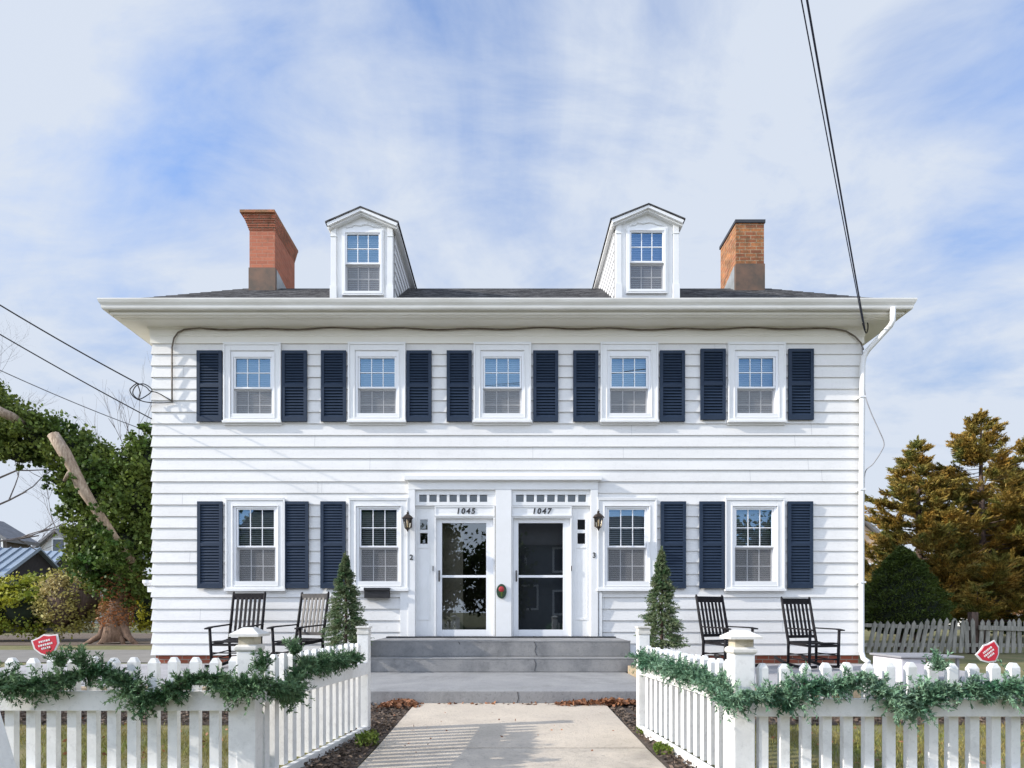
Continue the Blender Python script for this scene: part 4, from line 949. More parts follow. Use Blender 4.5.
c3 = copy_tree(c1); c3['label'] = 'black rocking chair just right of the right small spruce, half behind a fence post'; put(c3, X(724, 9.7), 9.6, 24, 3, .97)
c4 = copy_tree(c1); c4['label'] = 'black rocking chair nearest the right corner of the house, beside the downspout'; put(c4, X(812, 9.5), 9.5, 14, 3, .94)

# ------------------------------------------------------------ potted spruces
def topiary(px, pyt, pyb, Y, hwpx, label):
    x = X(px, Y); zt, zb = Z(pyt, Y), Z(pyb, Y); r = hwpx/F*Y
    root = empty('potted_spruce', (x, Y, .2), label, 'potted tree', 'small spruces flanking the steps')
    b = MB(); b.lathe([(.0, 0), (.13, 0), (.14, .02), (.17, .28), (.185, .29), (.185, .32), (.16, .32), (.15, .29), (.0, .28)], (x, Y, .2), 20); b.build('planter', 'pot', root, smooth=False)
    b = MB(); b.tube([(x, Y, .45), (x+.01, Y, (zb+zt)/2), (x-.01, Y, zt-.05)], [.028, .018, .005], 8); b.build('trunk', 'bark_dark', root)
    n = 1150; u = RNG.uniform(0, 1, n)**1.15; a = RNG.uniform(0, 2*math.pi, n)
    rr = r*1.05*(1-u**1.25)**.95+.02; tier = .80+.14*np.sin(u*34+a*1.0)+RNG.uniform(-.24, .2, n)
    zc = zb+(zt-zb)*u*.97
    E = np.stack([x+np.cos(a)*rr*tier, Y+np.sin(a)*rr*tier, zc-.02+RNG.uniform(-.03, .03, n)], 1)
    Bs = np.stack([np.full(n, x), np.full(n, Y), zc-.03+rr*.15], 1)
    Bs = Bs+(E-Bs)*.3
    E[-8:] = [x, Y, zt]; 
    per = 40; t = RNG.uniform(.15, 1, (n, per)); c = Bs[:, None]+(E-Bs)[:, None]*t[..., None]
    dr = unit(E-Bs+1e-6)[:, None]*.8+RNG.normal(size=(n, per, 3))*.6; c = c.reshape(-1, 3); dr = unit(dr.reshape(-1, 3)); l = RNG.uniform(.02, .042, len(c))
    np_mesh('foliage', leaf_quads(c+dr*l[:, None]*.4, dr, l, .010), 4, 'topiary', root)
    return root
topiary(345.5, 552, 643, 9.0, 23.5, 'small cone shaped spruce to the left of the steps, by the grey slatted rocking chair')
topiary(661.5, 547, 647, 8.7, 23.5, 'small cone shaped spruce to the right of the steps, under the window')

# ------------------------------------------------------------ yard signs
def yard_sign(px, py, Y, rot, label, w=.21, h=.185):
    c = P(px, py, Y); root = empty('yard_sign', (c.x, c.y, 0), label, 'yard sign')
    out = [(-.5, .33), (-.2, .38), (0, .46), (.2, .38), (.5, .33), (.47, -.05), (.28, -.32), (0, -.5), (-.28, -.32), (-.47, -.05)]
    def tr(poly, y0, y1, m, nm, par, sc=1.0):
        b = MB(); b.prism([(a*w*sc, d*h*sc) for a, d in poly], y0, y1)
        ca, sa = math.cos(rot), math.sin(rot); b.v = [(c.x+vx*ca-vz*sa, c.y+vy, c.z+vx*sa+vz*ca) for vx, vy, vz in b.v]; return b.build(nm, m, par)
    tr(out, -.004, .004, 'white', 'sign_board', root); tr(out, -.007, -.0045, 'red', 'red_field', root, .86)
    for k, (zz, ww) in enumerate(((.17, .22), (.02, .27), (-.12, .18))):
        rows = []
        xx = -ww
        b = MB(); 
        while xx < ww-.03:
            l_ = random.uniform(.03, .07); b.prism([(xx*w, (zz-.035)*h), ((xx+l_)*w, (zz-.035)*h), ((xx+l_)*w, (zz+.045)*h), (xx*w, (zz+.045)*h)], -.009, -.0072); xx += l_+.025
        ca, sa = math.cos(rot), math.sin(rot); b.v = [(c.x+vx*ca-vz*sa, c.y+vy, c.z+vx*sa+vz*ca) for vx, vy, vz in b.v]; b.build('lettering', 'white', root)
    b = MB(); b.tube([(c.x+math.sin(rot)*h*.3, c.y+.012, c.z-h*.3), (c.x+math.sin(rot)*h*.8, c.y+.012, c.z-h), (c.x+math.sin(rot)*h*.8, c.y+.012, -.05)], .006, 6); b.build('stake', 'white', root)
yard_sign(46.5, 645, 4.6, R(14), 'red shield shaped yard sign behind the left fence')
yard_sign(989, 653, 4.6, R(38), 'red shield shaped yard sign behind the right fence', .185, .165)
# white board leaning in the bottom left corner
b = MB(); b.prism([(X(-40, 2.2), -.02), (X(14, 2.2), .50), (X(0, 2.2), .665), (X(-40, 2.2), .95)], 2.2, 2.26)
b = MB(); a_ = P(-26, 702, 2.6); c_ = P(3, 800, 2.6); b.beam(a_, c_, .06, .16, up=(0, 1, 0))
tag(b.build('gate_board', 'fence', loc=(a_.x, a_.y, 0), bevel=.004), 'white painted gate board slanting across the bottom left corner before the pickets', 'gate board')

# ------------------------------------------------------------ storage box by the right fence
Yb = 7.6; xb0, xb1 = X(900, Yb), X(963, Yb)
bxr = empty('side_table', ((xb0+xb1)/2, Yb+.3, .2), 'flat grey topped side table with a pale lavender panel end behind the right fence', 'side table')
b = MB(); b.box(xb0+.02, X(926, Yb), Yb, Yb+.6, .2, Z(658.5, Yb)); b.build('panel', 'bin', bxr, bevel=.015)
b = MB(); b.box(xb1-.06, xb1-.03, Yb+.02, Yb+.05, .2, Z(658.5, Yb)); b.box(xb1-.06, xb1-.03, Yb+.52, Yb+.55, .2, Z(658.5, Yb)); b.build('leg', 'binlid', bxr)
b = MB(); b.box(xb0-.01, xb1, Yb-.03, Yb+.63, Z(658.3, Yb), Z(656, Yb)); b.build('top', 'binlid', bxr, bevel=.01)

# ------------------------------------------------------------ old grey fence at the right
of = empty('wooden_fence', (9, 12.6, .17), 'weathered grey picket fence with leaning pickets behind the right side yard', 'fence')
Yo = 13.2
def oldpick(px, lean, zt, zb=.2, w=.085):
    x = X(px, Yo); b = MB(); dxx = lean; x2 = x+dxx
    z1 = zt; vs = []
    for y in (Yo-.01, Yo+.01): vs += [(x-w/2, y, zb), (x+w/2, y, zb), (x2+w/2, y, z1-.07), (x2, y, z1), (x2-w/2, y, z1-.07)]
    b.add(vs, [(0, 1, 2, 3, 4), (9, 8, 7, 6, 5)]+[(i, (i+1) % 5+0, (i+1) % 5+5, i+5) for i in range(5)]); return b.build('picket', 'oldfence', of)
px = 868
while px < 1065:
    lean = .14 if px < 950 else random.uniform(-.02, .05)
    oldpick(px, lean+random.uniform(-.02, .02), Z(621 if px < 915 else 618.5, Yo)+random.uniform(-.03, .02)); px += 6.6
b = MB(); b.beam((X(860, Yo), Yo+.03, Z(625, Yo)), (X(975, Yo), Yo+.03, Z(628.5, Yo)), .03, .08); b.beam((X(978, Yo), Yo-.03, Z(627.5, Yo)), (X(1070, Yo), Yo-.03, Z(630, Yo)), .03, .10); b.beam((X(860, Yo), Yo+.03, .38), (X(1070, Yo), Yo+.03, .36), .03, .08); b.build('rail', 'oldfence', of)
for p_ in (977,):
    b = MB(); b.box(X(p_, Yo)-.07, X(p_, Yo)+.07, Yo+.05, Yo+.18, .1, Z(612, Yo)); b.build('post', 'bark_dark', of)

# ------------------------------------------------------------ vegetation
def blob_leaves(name, blobs, n, m, parent, size, aspect=.6, shell=.55):
    """leaves through the volume of ellipsoids, clumped"""
    V = []; B = np.array([b[:6] for b in blobs]); vol = B[:, 3]*B[:, 4]*B[:, 5]; cnt = (n*vol**.8/np.sum(vol**.8)).astype(int)
    for (cx, cy, cz, rx, ry, rz), k in zip(B, cnt):
        k = max(k, 30); nc = max(6, k//45)
        dc = unit(RNG.normal(size=(nc, 3))); rc = (shell+(1.04-shell)*RNG.uniform(0, 1, nc)**.6)[:, None]
        cen = np.array([cx, cy, cz])+dc*rc*np.array([rx, ry, rz]); cs = RNG.uniform(.13, .30, nc)*min(rx, rz)
        idx = RNG.integers(0, nc, k); c = cen[idx]+RNG.normal(size=(k, 3))*cs[idx][:, None]*np.array([1, 1, .75])
        stray = (RNG.uniform(0, 1, nc) < .16); cen = np.where(stray[:, None], cen+dc*np.array([rx, ry, rz])*.20, cen); cs = np.where(stray, cs*.55, cs); c = cen[idx]+RNG.normal(size=(k, 3))*cs[idx][:, None]*np.array([1, 1, .75])
        s = RNG.uniform(.45, 1.35, k)*size
        V.append(leaf_quads(c, RNG.normal(size=(k, 3))+np.array([0, -.3, .2]), s, s*aspect))
    return np_mesh(name, np.vstack(V), 4, m, parent)
def lump(b, c, r, seed=0, n1=14, n2=9):
    rs = np.random.default_rng(seed); ph = rs.uniform(0, 6, 6); vs = []
    for i in range(n2+1):
        th = math.pi*i/n2
        for j in range(n1):
            a = 2*math.pi*j/n1; k = 1+.12*math.sin(3*a+ph[0])*math.sin(2*th+ph[1])+.1*math.sin(5*a+ph[2]+3*th)
            vs.append((c[0]+r[0]*k*math.sin(th)*math.cos(a), c[1]+r[1]*k*math.sin(th)*math.sin(a), c[2]+r[2]*k*math.cos(th)))
    b.add(vs, [(i*n1+j, i*n1+(j+1) % n1, (i+1)*n1+(j+1) % n1, (i+1)*n1+j) for i in range(n2) for j in range(n1)])
# -- ivy covered leaning tree at the left
Yt = 17.5
def bp(px, py, rpx, rz=None, Y=Yt, dy=1.0):
    c = P(px, py, Y); r = rpx/F*Y; return (c.x, Y, c.z, r, r*dy, (rz or rpx)/F*Y)
it = empty('ivy_tree', (X(118, Yt), Yt, .2), 'leaning old tree smothered in green ivy beside the left wall of the house', 'tree')
blobs = [bp(12, 425, 27, 24), bp(42, 438, 25, 24), bp(70, 452, 24, 24), bp(98, 472, 24, 25), bp(125, 472, 20, 24), bp(148, 462, 20, 26), bp(140, 500, 30, 32), bp(104, 500, 26, 22), bp(70, 482, 20, 14), bp(-15, 405, 26, 20),
         bp(20, 455, 22, 12), bp(75, 505, 14, 20), bp(98, 530, 24, 26), bp(128, 545, 26, 26), bp(100, 562, 26, 24), bp(120, 585, 22, 22), bp(146, 575, 14, 24), bp(88, 545, 18, 20), bp(150, 520, 16, 30), bp(145, 437, 10, 14), bp(-10, 440, 20, 16)]
b = MB()
for i, q in enumerate(blobs):
    if q[3] > .5: lump(b, q[:3], (q[3]*.55, q[4]*.5, q[5]*.55), i)
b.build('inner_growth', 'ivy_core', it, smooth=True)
blob_leaves('ivy', blobs, 46000, 'ivy', it, .115, .8, .45)
b = MB(); b.tube([P(117, 642, Yt), P(116, 628, Yt), P(118, 610, Yt), P(125, 575, Yt-.1), P(130, 555, Yt-.2)], [.42, .32, .25, .22, .2], 12)
for dx_ in (-.9, -.4, .45, .9):
    b.tube([(X(117, Yt)+dx_*.9, Yt-.3, .12), (X(117, Yt)+dx_*.42, Yt-.15, .42), (X(116, Yt)+dx_*.15, Yt-.12, 1.1)], [.05, .10, .10], 7)
b.build('trunk', 'bark_red', it, smooth=True)
b = MB(); b.tube([P(132, 562, Yt-.4), P(118, 542, Yt-.8), P(104, 522, Yt-1.1), P(93, 505, Yt-1.25), P(82, 488, Yt-1.3), P(74, 470, Yt-1.35), P(64, 452, Yt-1.4), P(53.5, 435, Yt-1.4)], [.12, .10, .13, .12, .155, .14, .165, .15], 10); b.tube([P(74, 470, Yt-1.35), P(68, 474, Yt-1.45), P(64, 481, Yt-1.5)], [.09, .05, .035], 7); b.build('limb', 'bark', it, smooth=True)
b = MB(); b.tube([P(60, 445, Yt), P(25, 425, Yt-.3), P(12, 417, Yt-.85), P(-20, 402, Yt-.9)], [.12, .10, .13, .12], 8); b.build('limb', 'bark', it, smooth=True)
n = 1500; u = RNG.uniform(0, 1, n); a = RNG.uniform(0, 6.28, n); px_ = 116+u*9; py_ = 626-u*50
c = np.stack([(px_-CX)/F*Yt+np.cos(a)*.36, Yt-.1+np.sin(a)*.36, H+(HY-py_)/F*Yt], 1)+RNG.normal(size=(n, 3))*.07
np_mesh('dead_ivy', leaf_quads(c, RNG.normal(size=(n, 3)), RNG.uniform(.05, .11, n), .05), 4, 'deadivy', it)
# creepers crossing the bare limb and hanging strands
hang = [bp(70, 478, 3, 6, Yt-1.55), bp(100, 508, 5, 6, Yt-1.45), bp(62, 460, 2, 4, Yt-1.6), bp(112, 536, 8, 9, Yt-1.4), bp(5, 424, 12, 6, Yt-1.25), bp(88, 506, 4, 5, Yt-1.6), bp(78, 492, 2.5, 8, Yt-1.65), bp(100, 528, 8, 9, Yt-1.5), bp(118, 545, 12, 10, Yt-1.2), bp(108, 560, 14, 12, Yt-1.0), bp(92, 520, 5, 6, Yt-1.55), bp(128, 570, 9, 12, Yt-.9)]
blob_leaves('ivy', hang, 3000, 'ivy', it, .10, .8, .3)
# -- bare trees
def bare_tree(name, label, base, height, seed, spread=.5, r0=.12, lean=(0, 0), mt='bark_grey', depth=5, first=None):
    rs = random.Random(seed); b = MB(); root = empty(name, tuple(base), label, 'tree')
    def grow(p, d, l, r, k):
        pts = [p]; q = p.copy(); dd = d.copy(); n = 4
        for i in range(n):
            dd = (dd+Vector((rs.uniform(-1, 1), rs.uniform(-1, 1), rs.uniform(-.5, .8)))*.16).normalized(); q = q+dd*(l/n); pts.append(q.copy())
        b.tube(pts, [r*(1-.4*i/n) for i in range(n+1)], 5 if k < 3 else 3, caps=False)
        if k >= depth: return
        for i in range(rs.randint(2, 4)):
            a = pts[rs.randint(2, n)]; nd = (dd+Vector((rs.uniform(-1, 1), rs.uniform(-1, 1)*.7, rs.uniform(-.35, .75)))*spread*1.6).normalized()
            grow(a, nd, l*rs.uniform(.55, .82), r*.55, k+1)
    if first:
        for (p0, p1, r) in first: grow(Vector(p0), (Vector(p1)-Vector(p0)).normalized(), (Vector(p1)-Vector(p0)).length, r, 1)
    b2 = MB(); tr = [Vector(base)+Vector((lean[0]*t_*height, lean[1]*t_*height, height*.45*t_)) for t_ in (0, .35, .7, 1)]
    b2.tube(tr, [r0*1.2, r0, r0*.9, r0*.8], 8); b2.build('trunk', mt, root, smooth=True)
    for i in range(4): grow(tr[-1], Vector((rs.uniform(-.6, .6)+lean[0], rs.uniform(-.4, .4), 1)).normalized(), height*.26, r0*.6, 1)
    b.build('branch', mt, root, recalc=False)
bare_tree('bare_tree', 'bare grey tree reaching in at the far left above the metal roof', P(-40, 640, 26), 11, 5, .75, .12, depth=6,
          first=[(P(-50, 500, 26), P(15, 478, 26), .06), (P(-45, 525, 26), P(22, 500, 26), .055), (P(-45, 545, 26), P(30, 535, 26), .05), (P(-40, 510, 26), P(5, 455, 26), .045), (P(-45, 420, 26), P(-12, 385, 26), .02)])
bare_tree('bare_tree', 'thin bare sapling rising behind the ivy near the house wall', P(122, 640, 24), 10.2, 9, .30, .045, depth=4)
# -- bushes at the left
def bush(name, label, blobs, n, m, core, size, asp=.7, group=None):
    root = empty(name, (blobs[0][0], blobs[0][1], .17), label, 'bush', group)
    b = MB()
    for i, q in enumerate(blobs): lump(b, q[:3], (q[3]*.75, q[4]*.75, q[5]*.75), i+3)
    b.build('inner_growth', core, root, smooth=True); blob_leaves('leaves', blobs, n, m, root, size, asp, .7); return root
bush('bush', 'yellow green hedge bush at the far left below the metal roof', [bp(0, 607, 30, 26, 19), bp(30, 610, 28, 24, 19), bp(-30, 605, 30, 28, 19), bp(18, 592, 24, 14, 19.4), bp(48, 594, 22, 18, 19.3), bp(-5, 590, 24, 14, 19.5)], 16000, 'yellowbush', 'ivy_core', .11)
bush('bush', 'tan and yellow twiggy bush between the hedge and the reddish trunk', [bp(66, 606, 22, 26, 18.8), bp(84, 598, 18, 26, 18.9), bp(60, 588, 18, 18, 19), bp(88, 580, 14, 16, 19)], 9000, 'brownbush', 'bark_dark', .09)
bush('bush', 'olive green bush tucked between the reddish trunk and the house wall', [bp(145, 607, 14, 24, 19), bp(138, 592, 10, 18, 19)], 5000, 'yellowbush', 'ivy_core', .09)
# -- conifers at the right
def conifer(px, pyt, Y, hw, label, seed, pyb=640, zlow=.75):
    rs = np.random.default_rng(seed); x = X(px, Y); zt = Z(pyt, Y); R_ = hw/F*Y
    root = empty('conifer', (x, Y, .17), label, 'tree', 'bronze green conifers beyond the right fence')
    b = MB(); b.tube([(x, Y, .1), (x+.05, Y, zt*.4), (x, Y, zt*.75), (x, Y, zt)], [.12, .10, .055, .01], 8); b.build('trunk', 'bark_dark', root, smooth=True)
    lim = MB(); V = []; nb = 128
    for i in range(nb):
        u = ((i+rs.uniform(0, 1))/nb)**1.0; z = zlow+(zt-zlow)*u*.975
        rad = R_*min((1-u)*1.45, 1)**.85*rs.uniform(.4, 1.18)+.10; a = rs.uniform(0, 2*math.pi)
        d = np.array([math.cos(a), math.sin(a), 0]); up = rs.uniform(.0, .40)
        p0 = np.array([x, Y, z]); p1 = p0+d*rad*.6+np.array([0, 0, rad*up*.2]); p2 = p0+d*rad+np.array([0, 0, rad*(up+.12)])
        lim.tube([tuple(p0), tuple(p1), tuple(p2)], [.035*(1.1-u), .02*(1.1-u), .006], 4, caps=False)
        # side sprays
        k = int(7+rad*14)
        for j in range(k):
            t_ = rs.uniform(.28, 1.0); q = p0+(p1-p0)*min(t_/.6, 1)+(p2-p1)*max((t_-.6)/.4, 0)
            sa = a+rs.choice([-1, 1])*rs.uniform(.3, 1.1); sl_ = (.14+.34*rad*(1-t_*.6))*rs.uniform(.5, 1.1)
            sd2 = np.array([math.cos(sa), math.sin(sa), rs.uniform(-.05, .65)]); m_ = int(22+sl_*85)
            tt = rs.uniform(0, 1, m_); c = q+sd2*sl_*tt[:, None]+rs.normal(size=(m_, 3))*np.array([.045, .045, .03])*(1.3-tt)[:, None]
            dr = sd2*.9+np.array([0, 0, .25])+rs.normal(size=(m_, 3))*.38; s = rs.uniform(.07, .16, m_); V.append(leaf_quads(c, dr, s, s*.22))
    tipn = 160; tt = rs.uniform(0, 1, tipn); c = np.array([x, Y, zt-.55])+np.stack([rs.normal(size=tipn)*.09*(1.1-tt), rs.normal(size=tipn)*.09*(1.1-tt), tt*.62], 1); V.append(leaf_quads(c, np.array([0, 0, 1])+rs.normal(size=(tipn, 3))*.4, .09, .035))
    lim.build('branch', 'bark_dark', root, recalc=False); np_mesh('foliage', np.vstack(V), 4, 'juniper', root)
conifer(918, 438, 19.0, 66, 'shorter bronze green conifer nearest the house, right of the downspout', 21)
conifer(981, 411, 18.6, 84, 'tallest bronze green conifer, the middle one of three at the right', 22)
conifer(1036, 432, 19.4, 84, 'bronze green conifer cut off by the right edge of the photo', 23)
conifer(1090, 440, 21, 60, 'bronze green conifer mostly outside the right edge of the photo', 24)
# dark yew
yw = empty('yew', (X(902, 14.8), 14.8, .17), 'dense dark green rounded cone shrub between the house and the grey fence', 'shrub')
Yy = 14.8; prof = [(0, 547), (8, 552), (16, 562), (24, 575), (32, 588), (39, 603), (41, 615), (36, 627), (20, 632)]
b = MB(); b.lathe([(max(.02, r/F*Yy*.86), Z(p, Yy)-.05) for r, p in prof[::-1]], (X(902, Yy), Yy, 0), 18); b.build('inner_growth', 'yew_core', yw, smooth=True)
n = 26000; u = RNG.uniform(0, 1, n)**.8; pys = 547+u*84; rr = np.interp(pys, [p for r, p in prof], [r for r, p in prof])/F*Yy
a = RNG.uniform(0, 2*math.pi, n); lay = 1+.09*np.sin(pys*.45+np.sin(a*3)*2)+.07*np.sin(a*7+pys*.2)+RNG.normal(size=n)*.03; rr = rr*.95*lay*RNG.uniform(.80, 1.06, n)
c = np.stack([X(902, Yy)+rr*np.cos(a), Yy+rr*np.sin(a), H+(HY-pys)/F*Yy+RNG.normal(size=n)*.02], 1)
dr = np.stack([np.cos(a), np.sin(a), np.full(n, .5)], 1)+RNG.normal(size=(n, 3))*.6; s = RNG.uniform(.05, .10, n)
np_mesh('foliage', leaf_quads(c, dr, s, s*.35), 4, 'yew', yw)
b = MB(); b.tube([(X(902, Yy), Yy, .1), (X(902, Yy), Yy, .8)], .09, 8); b.build('trunk', 'bark_dark', yw)
# underbrush behind the grey fence and distant growth
bush('bush', 'dark olive undergrowth behind the grey fence under the conifers', [bp(950, 603, 26, 22, 20), bp(915, 600, 26, 26, 21), bp(880, 590, 22, 30, 22), bp(1010, 625, 20, 10, 19)], 9000, 'ivy', 'ivy_core', .11)
bush('bush', 'orange brown leafless shrub in front of the tan house at the right edge', [bp(1008, 606, 18, 9, 24), bp(1030, 606, 16, 10, 24), bp(990, 612, 12, 8, 24)], 6000, 'orangebush', 'bark_dark', .09, .25)
# far treeline behind everything (a wooded mass)
V = []; 
far_blobs = []
for i in range(90):
    px_ = RNG.uniform(-700, 1800); Yf_ = RNG.uniform(75, 120)
    far_blobs.append((X(px_, Yf_), Yf_, RNG.uniform(1, 3), RNG.uniform(4, 8), 3, RNG.uniform(3, 6.5)))
M['farwood'] = leafmat('far_wood_foliage', (0.12, 0.10, 0.075), (0.09, 0.095, 0.055), .1)
o = blob_leaves('far_wood', far_blobs, 60000, 'farwood', None, .75, .6, .3); o.location = (0, 0, 0); tag(o, 'distant leafless wood on the horizon behind the houses', 'wood', kind='stuff')

# ------------------------------------------------------------ other buildings
sh = empty('metal_roof_shed', (X(20, 28), 28, .17), 'dark shed with a blue-grey standing seam metal roof at the far left', 'shed')
def gabled(root, xr, yf, yb, zr_, ze, xl, wallm, roofm, seams=False, ov=.0):
    ym = (yf+yb)/2
    b = MB(); b.prismx([(yf+.15, .1), (yb-.15, .1), (yb-.15, ze+.1), (ym, zr_-.1), (yf+.15, ze+.1)], xl, xr-.25); b.build('wall', wallm, root)
    b = MB()
    for y_ in (yf, yb): b.add([(xl-.3, y_, ze), (xr, y_, ze), (xr, ym, zr_), (xl-.3, ym, zr_), (xl-.3, y_, ze-.09), (xr, y_, ze-.09), (xr, ym, zr_-.09), (xl-.3, ym, zr_-.09)], [(0, 1, 2, 3), (4, 7, 6, 5), (0, 4, 5, 1), (1, 5, 6, 2), (3, 2, 6, 7), (0, 3, 7, 4)])
    rf = b.build('roof', roofm, root)
    if seams:
        b = MB(); x_ = xr-.03
        while x_ > xl: b.beam((x_, yf, ze+.03), (x_, ym, zr_+.03), .04, .06); x_ -= .45
        b.build('seam', roofm, rf)
    return rf
gabled(sh, X(41, 28), 26.0, 30.0, Z(548, 28), Z(575, 26), X(41, 28)-9, 'shedwall', 'shedmetal', True)
sh2 = empty('metal_roof_shed', (X(57, 33), 33, .17), 'smaller low blue-grey metal roof just right of the dark shed', 'shed')
gabled(sh2, X(68, 33), 31.5, 34.5, Z(551, 33), Z(571, 31.5), X(42, 33), 'shedwall', 'shedmetal', True)
fh = empty('far_house', (X(58, 48), 48, .15), 'pale white house with a grey gable roof far behind the metal roofs', 'house')
def far_gable(root, px0, px1, pye, pyp, Y, dep, wm, rm, wins):
    x0, x1 = X(px0, Y), X(px1, Y); ze, zp = Z(pye, Y), Z(pyp, Y); xm = (x0+x1)/2
    b = MB(); b.prism([(x0, 0), (x1, 0), (x1, ze), (xm, zp), (x0, ze)], Y, Y+dep); wl = b.build('wall', wm, root)
    b = MB()
    for xs_ in (x0-.3, x1+.3):
        zz = ze-.3*(zp-ze)/((x1-x0)/2); b.add([(xs_, Y-.4, zz+.02), (xm, Y-.4, zp+.02), (xm, Y+dep+.4, zp+.02), (xs_, Y+dep+.4, zz+.02), (xs_, Y-.4, zz+.25), (xm, Y-.4, zp+.25), (xm, Y+dep+.4, zp+.25), (xs_, Y+dep+.4, zz+.25)], [(0, 1, 2, 3), (4, 7, 6, 5), (0, 4, 5, 1), (1, 5, 6, 2), (2, 6, 7, 3), (3, 7, 4, 0)])
    b.build('roof', rm, root)
    for (wx, wy, ww, wh) in wins:
        b = MB(); p = P(wx, wy, Y); rect_frame(b, p.x-ww/2, p.x+ww/2, p.z-wh/2, p.z+wh/2, .1, Y-.06, Y+.01); wo_ = b.build('window', 'vinyl', root)
        b = MB(); b.box(p.x-ww/2+.1, p.x+ww/2-.1, Y-.02, Y-.006, p.z-wh/2+.1, p.z+wh/2-.1); b.build('pane', 'slate', wo_)
far_gable(fh, 38, 78, 549, 532, 48, 9, 'farwhite', 'farroof', [(59, 547, 1.1, 1.4), (50, 562, 1.0, 1.3), (69, 562, 1.0, 1.3)])
fh2 = empty('far_house', (X(-8, 40), 40, .15), 'brownish house wall cut off by the left edge above the metal roof', 'house')
M['farbrown'] = mat('far_brown_wall', (0.12, 0.10, 0.09), .9, var=.2)
far_gable(fh2, -60, 7, 540, 520, 40, 2, 'farbrown', 'farroof', [(-4, 545, 1.0, 1.3)])
fh3 = empty('far_house', (X(1005, 34), 34, .15), 'tan brick house with a low grey roof at the right edge behind the conifers', 'house')
b = MB(); b.box(X(978, 34), X(1000, 34), 34, 42, 0, Z(597, 34)); b.build('wall', 'fartan', fh3)
far_gable(fh3, 985, 1042, 601, 583, 32.5, 8, 'farwhite', 'farroof', [])
fh4 = empty('far_house', (X(860, 40), 44, .15), 'pinkish tan house showing between the downspout and the conifers', 'house')
far_gable(fh4, 800, 905, 560, 515, 40, 10, 'fartan', 'farroof', [(876, 575, 1.2, 1.6)])
# the house across the street (seen mirrored in the storm doors)
oh = empty('street_house', (3.5, -16, 0), 'dark slate blue house across the street mirrored in the door glass', 'house')
b = MB(); b.box(-.8, 9.5, -22, -14, -.05, 5.0); b.build('wall', 'slate', oh)
b = MB(); b.prismx([(-13.5, 4.95), (-18, 7.3), (-22.5, 4.95)], -1.2, 9.9); b.build('roof', 'slateroof', oh)
for (wx, wz) in ((1.3, 1.2), (3.2, 3.4), (3.2, .9), (5.5, 3.4), (7.6, 3.4), (5.5, .9), (7.6, .9), (.6, 3.4)):
    b = MB(); rect_frame(b, wx-.55, wx+.55, wz, wz+1.5, .12, -13.94, -14.0); w_ = b.build('window', 'vinyl', oh)
    b = MB(); b.box(wx-.43, wx+.43, -13.985, -13.998, wz+.12, wz+1.38); b.build('pane', 'navy', w_)

oh2 = empty('street_house', (-9, -17, 0), 'tan gabled house across the street to the left, mirrored in the glass', 'house')
b = MB(); b.box(-16, -6.5, -23, -15, -.05, 5.25); b.build('wall', 'fartan', oh2)
b = MB(); b.prismx([(-14.5, 5.2), (-19, 8.6), (-23.5, 5.2)], -16.4, -6.1); b.build('roof', 'slateroof', oh2)
for k, (tx, ty, tr_, tz) in enumerate(((-4.2, -12.6, 2.0, 3.3), (-.6, -13.2, 1.6, 3.0), (-8, -12.8, 2.1, 3.6), (-12.5, -12.5, 2.4, 3.6), (11.5, -13.5, 2.2, 3.4), (15, -13.5, 2.3, 3.6), (-17.5, -13, 2.4, 3.6))):
    e_ = empty('street_tree', (tx, ty, 0), 'dark evergreen tree across the street, number %s from the left in the mirror' % k, 'tree', 'evergreens across the street')
    e_['label'] = '%s dark evergreen across the street, reflected in the glass' % {0: 'slim, left of the middle', 1: 'smallest, in the middle', 2: 'medium, before the tan house', 3: 'broad, left of tan house', 4: 'round, right of slate house', 5: 'broad, at the far right', 6: 'broad, at the far left'}[k]
    b = MB(); b.tube([(tx, ty, -.1), (tx, ty, tz)], [.2, .08], 8); b.build('trunk', 'bark_dark', e_)
    bl = [(tx, ty, tz, tr_, tr_*.8, tz*.75), (tx+.5, ty, tz*1.35, tr_*.6, tr_*.5, tz*.5)]
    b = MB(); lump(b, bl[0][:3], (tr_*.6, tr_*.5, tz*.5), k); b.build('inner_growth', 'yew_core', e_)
    blob_leaves('foliage', bl, 5000, 'yew', e_, .3, .6, .6)

# ------------------------------------------------------------ ground litter
def scatter(name, label, cat, regions, n, m, size, asp, up=.3, kind='stuff', z=.0, blade=False):
    V = []
    tot = sum((r[1]-r[0])*(r[3]-r[2]) for r in regions)
    for (x0, x1, y0, y1, zz) in regions:
        k = int(n*(x1-x0)*(y1-y0)/tot); c = np.stack([RNG.uniform(x0, x1, k), RNG.uniform(y0, y1, k), np.full(k, zz)], 1)
        if blade:
            pt = np.sin(c[:, 0]*3.1+np.sin(c[:, 1]*2.3)*2)+np.sin(c[:, 1]*4.7+c[:, 0])+RNG.normal(size=k)*.8; c = c[pt > -.9]; k = len(c)
            s = RNG.uniform(.5, 1.2, k)*size; d = unit(np.array([0, 0, 1.])+RNG.normal(size=(k, 3))*.45); c = c+d*s[:, None]*.45
            V.append(leaf_quads(c, d, s, s*asp))
        else:
            s = RNG.uniform(.5, 1.3, k)*size; c[:, 2] += RNG.uniform(0, up*size, k); d = RNG.normal(size=(k, 3))*np.array([1, 1, .25]); V.append(leaf_quads(c, d, s, s*asp))
    o = np_mesh(name, np.vstack(V), 4, m, None); tag(o, label, cat, kind=kind); return o
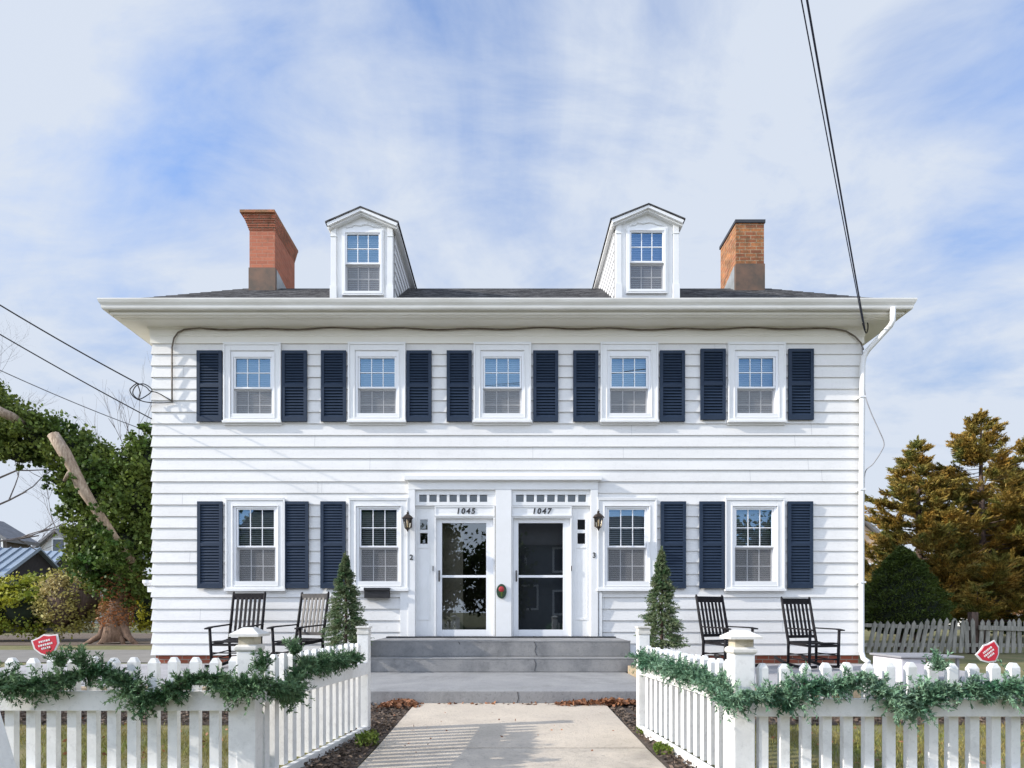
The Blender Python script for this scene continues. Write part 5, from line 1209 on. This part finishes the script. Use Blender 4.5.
scatter('mulch_chips', 'dark bark chips covering the beds beside the walk and patios', 'mulch', [(-6.5, -1.42, 5.75, 6.98, .03), (1.35, 6.5, 5.75, 6.98, .03), (-1.40, -1.06, 3.6, 6.9, .025), (1.13, 1.28, 3.6, 6.9, .025)], 26000, 'chips', .045, .4, .8)
scatter('grass', 'short patchy yellow green lawn grass behind the picket fences', 'grass', [(-6, -1.55, 3.75, 5.75, .0), (1.45, 6, 3.75, 5.75, .0)], 52000, 'grassblade', .06, .09, blade=True)
scatter('fallen_leaves', 'scattered brown leaves on the lawn and beds behind the fences', 'leaves', [(-6, -1.1, 3.8, 6.9, .03), (1.3, 6, 3.8, 6.9, .03)], 520, 'dryleaf', .042, .6, .6)
def leafpile(label, x0, x1, y0, y1, z, n, hgt, dens=.5):
    x = RNG.uniform(x0, x1, n); y = y0+(y1-y0)*RNG.uniform(0, 1, n)**dens; zz = z+RNG.uniform(0, 1, n)*hgt*np.clip(np.sin((x-x0)/(x1-x0)*math.pi), .15, 1)
    s = RNG.uniform(.035, .075, n); o = np_mesh('leaf_pile', leaf_quads(np.stack([x, y, zz], 1), RNG.normal(size=(n, 3))*np.array([1, 1, .5]), s, s*.65), 4, 'dryleaf'); tag(o, label, 'leaves', kind='stuff')
leafpile('heap of dry brown leaves at the left end of the landing edge', -1.42, -.95, 6.5, 6.82, .05, 330, .07)
leafpile('long drift of dry brown leaves along the right half of the landing edge', .55, 1.75, 6.62, 6.83, .06, 620, .06)
leafpile('a few dry leaf crumbs along the middle of the landing edge', -.9, .6, 6.7, 6.83, .06, 40, .01)
def weed(label, x, y, r, n, h=.09):
    a = RNG.uniform(0, 6.28, n); rr = RNG.uniform(0, 1, n)**.6*r; c = np.stack([x+rr*np.cos(a), y+rr*np.sin(a)*2, .03+RNG.uniform(0, h, n)], 1)
    s = RNG.uniform(.02, .045, n); o = np_mesh('weed', leaf_quads(c, RNG.normal(size=(n, 3))+np.array([0, 0, .6]), s, s*.5), 4, 'weedm', None, (x, y, .02)); tag(o, label, 'weed')
M['weedm'] = leafmat('weed_leaves', (0.10, 0.17, 0.025), (0.17, 0.20, 0.04), 6)
weed('low green weed at the foot of the left fence beside the walk', -1.13, 4.85, .09, 420)
weed('thin yellow green weeds along the right edge of the walk', 1.2, 4.6, .07, 300, .05)
weed('small weed clump farther up the right edge of the walk', 1.19, 5.3, .05, 120, .04)
# cat litter specks on the walk: a few stray leaves
scatter('stray_leaves', 'a few stray leaf scraps on the sandy concrete walk', 'leaves', [(-.9, 1.0, 4.2, 6.7, .055)], 34, 'dryleaf', .03, .5, .2)
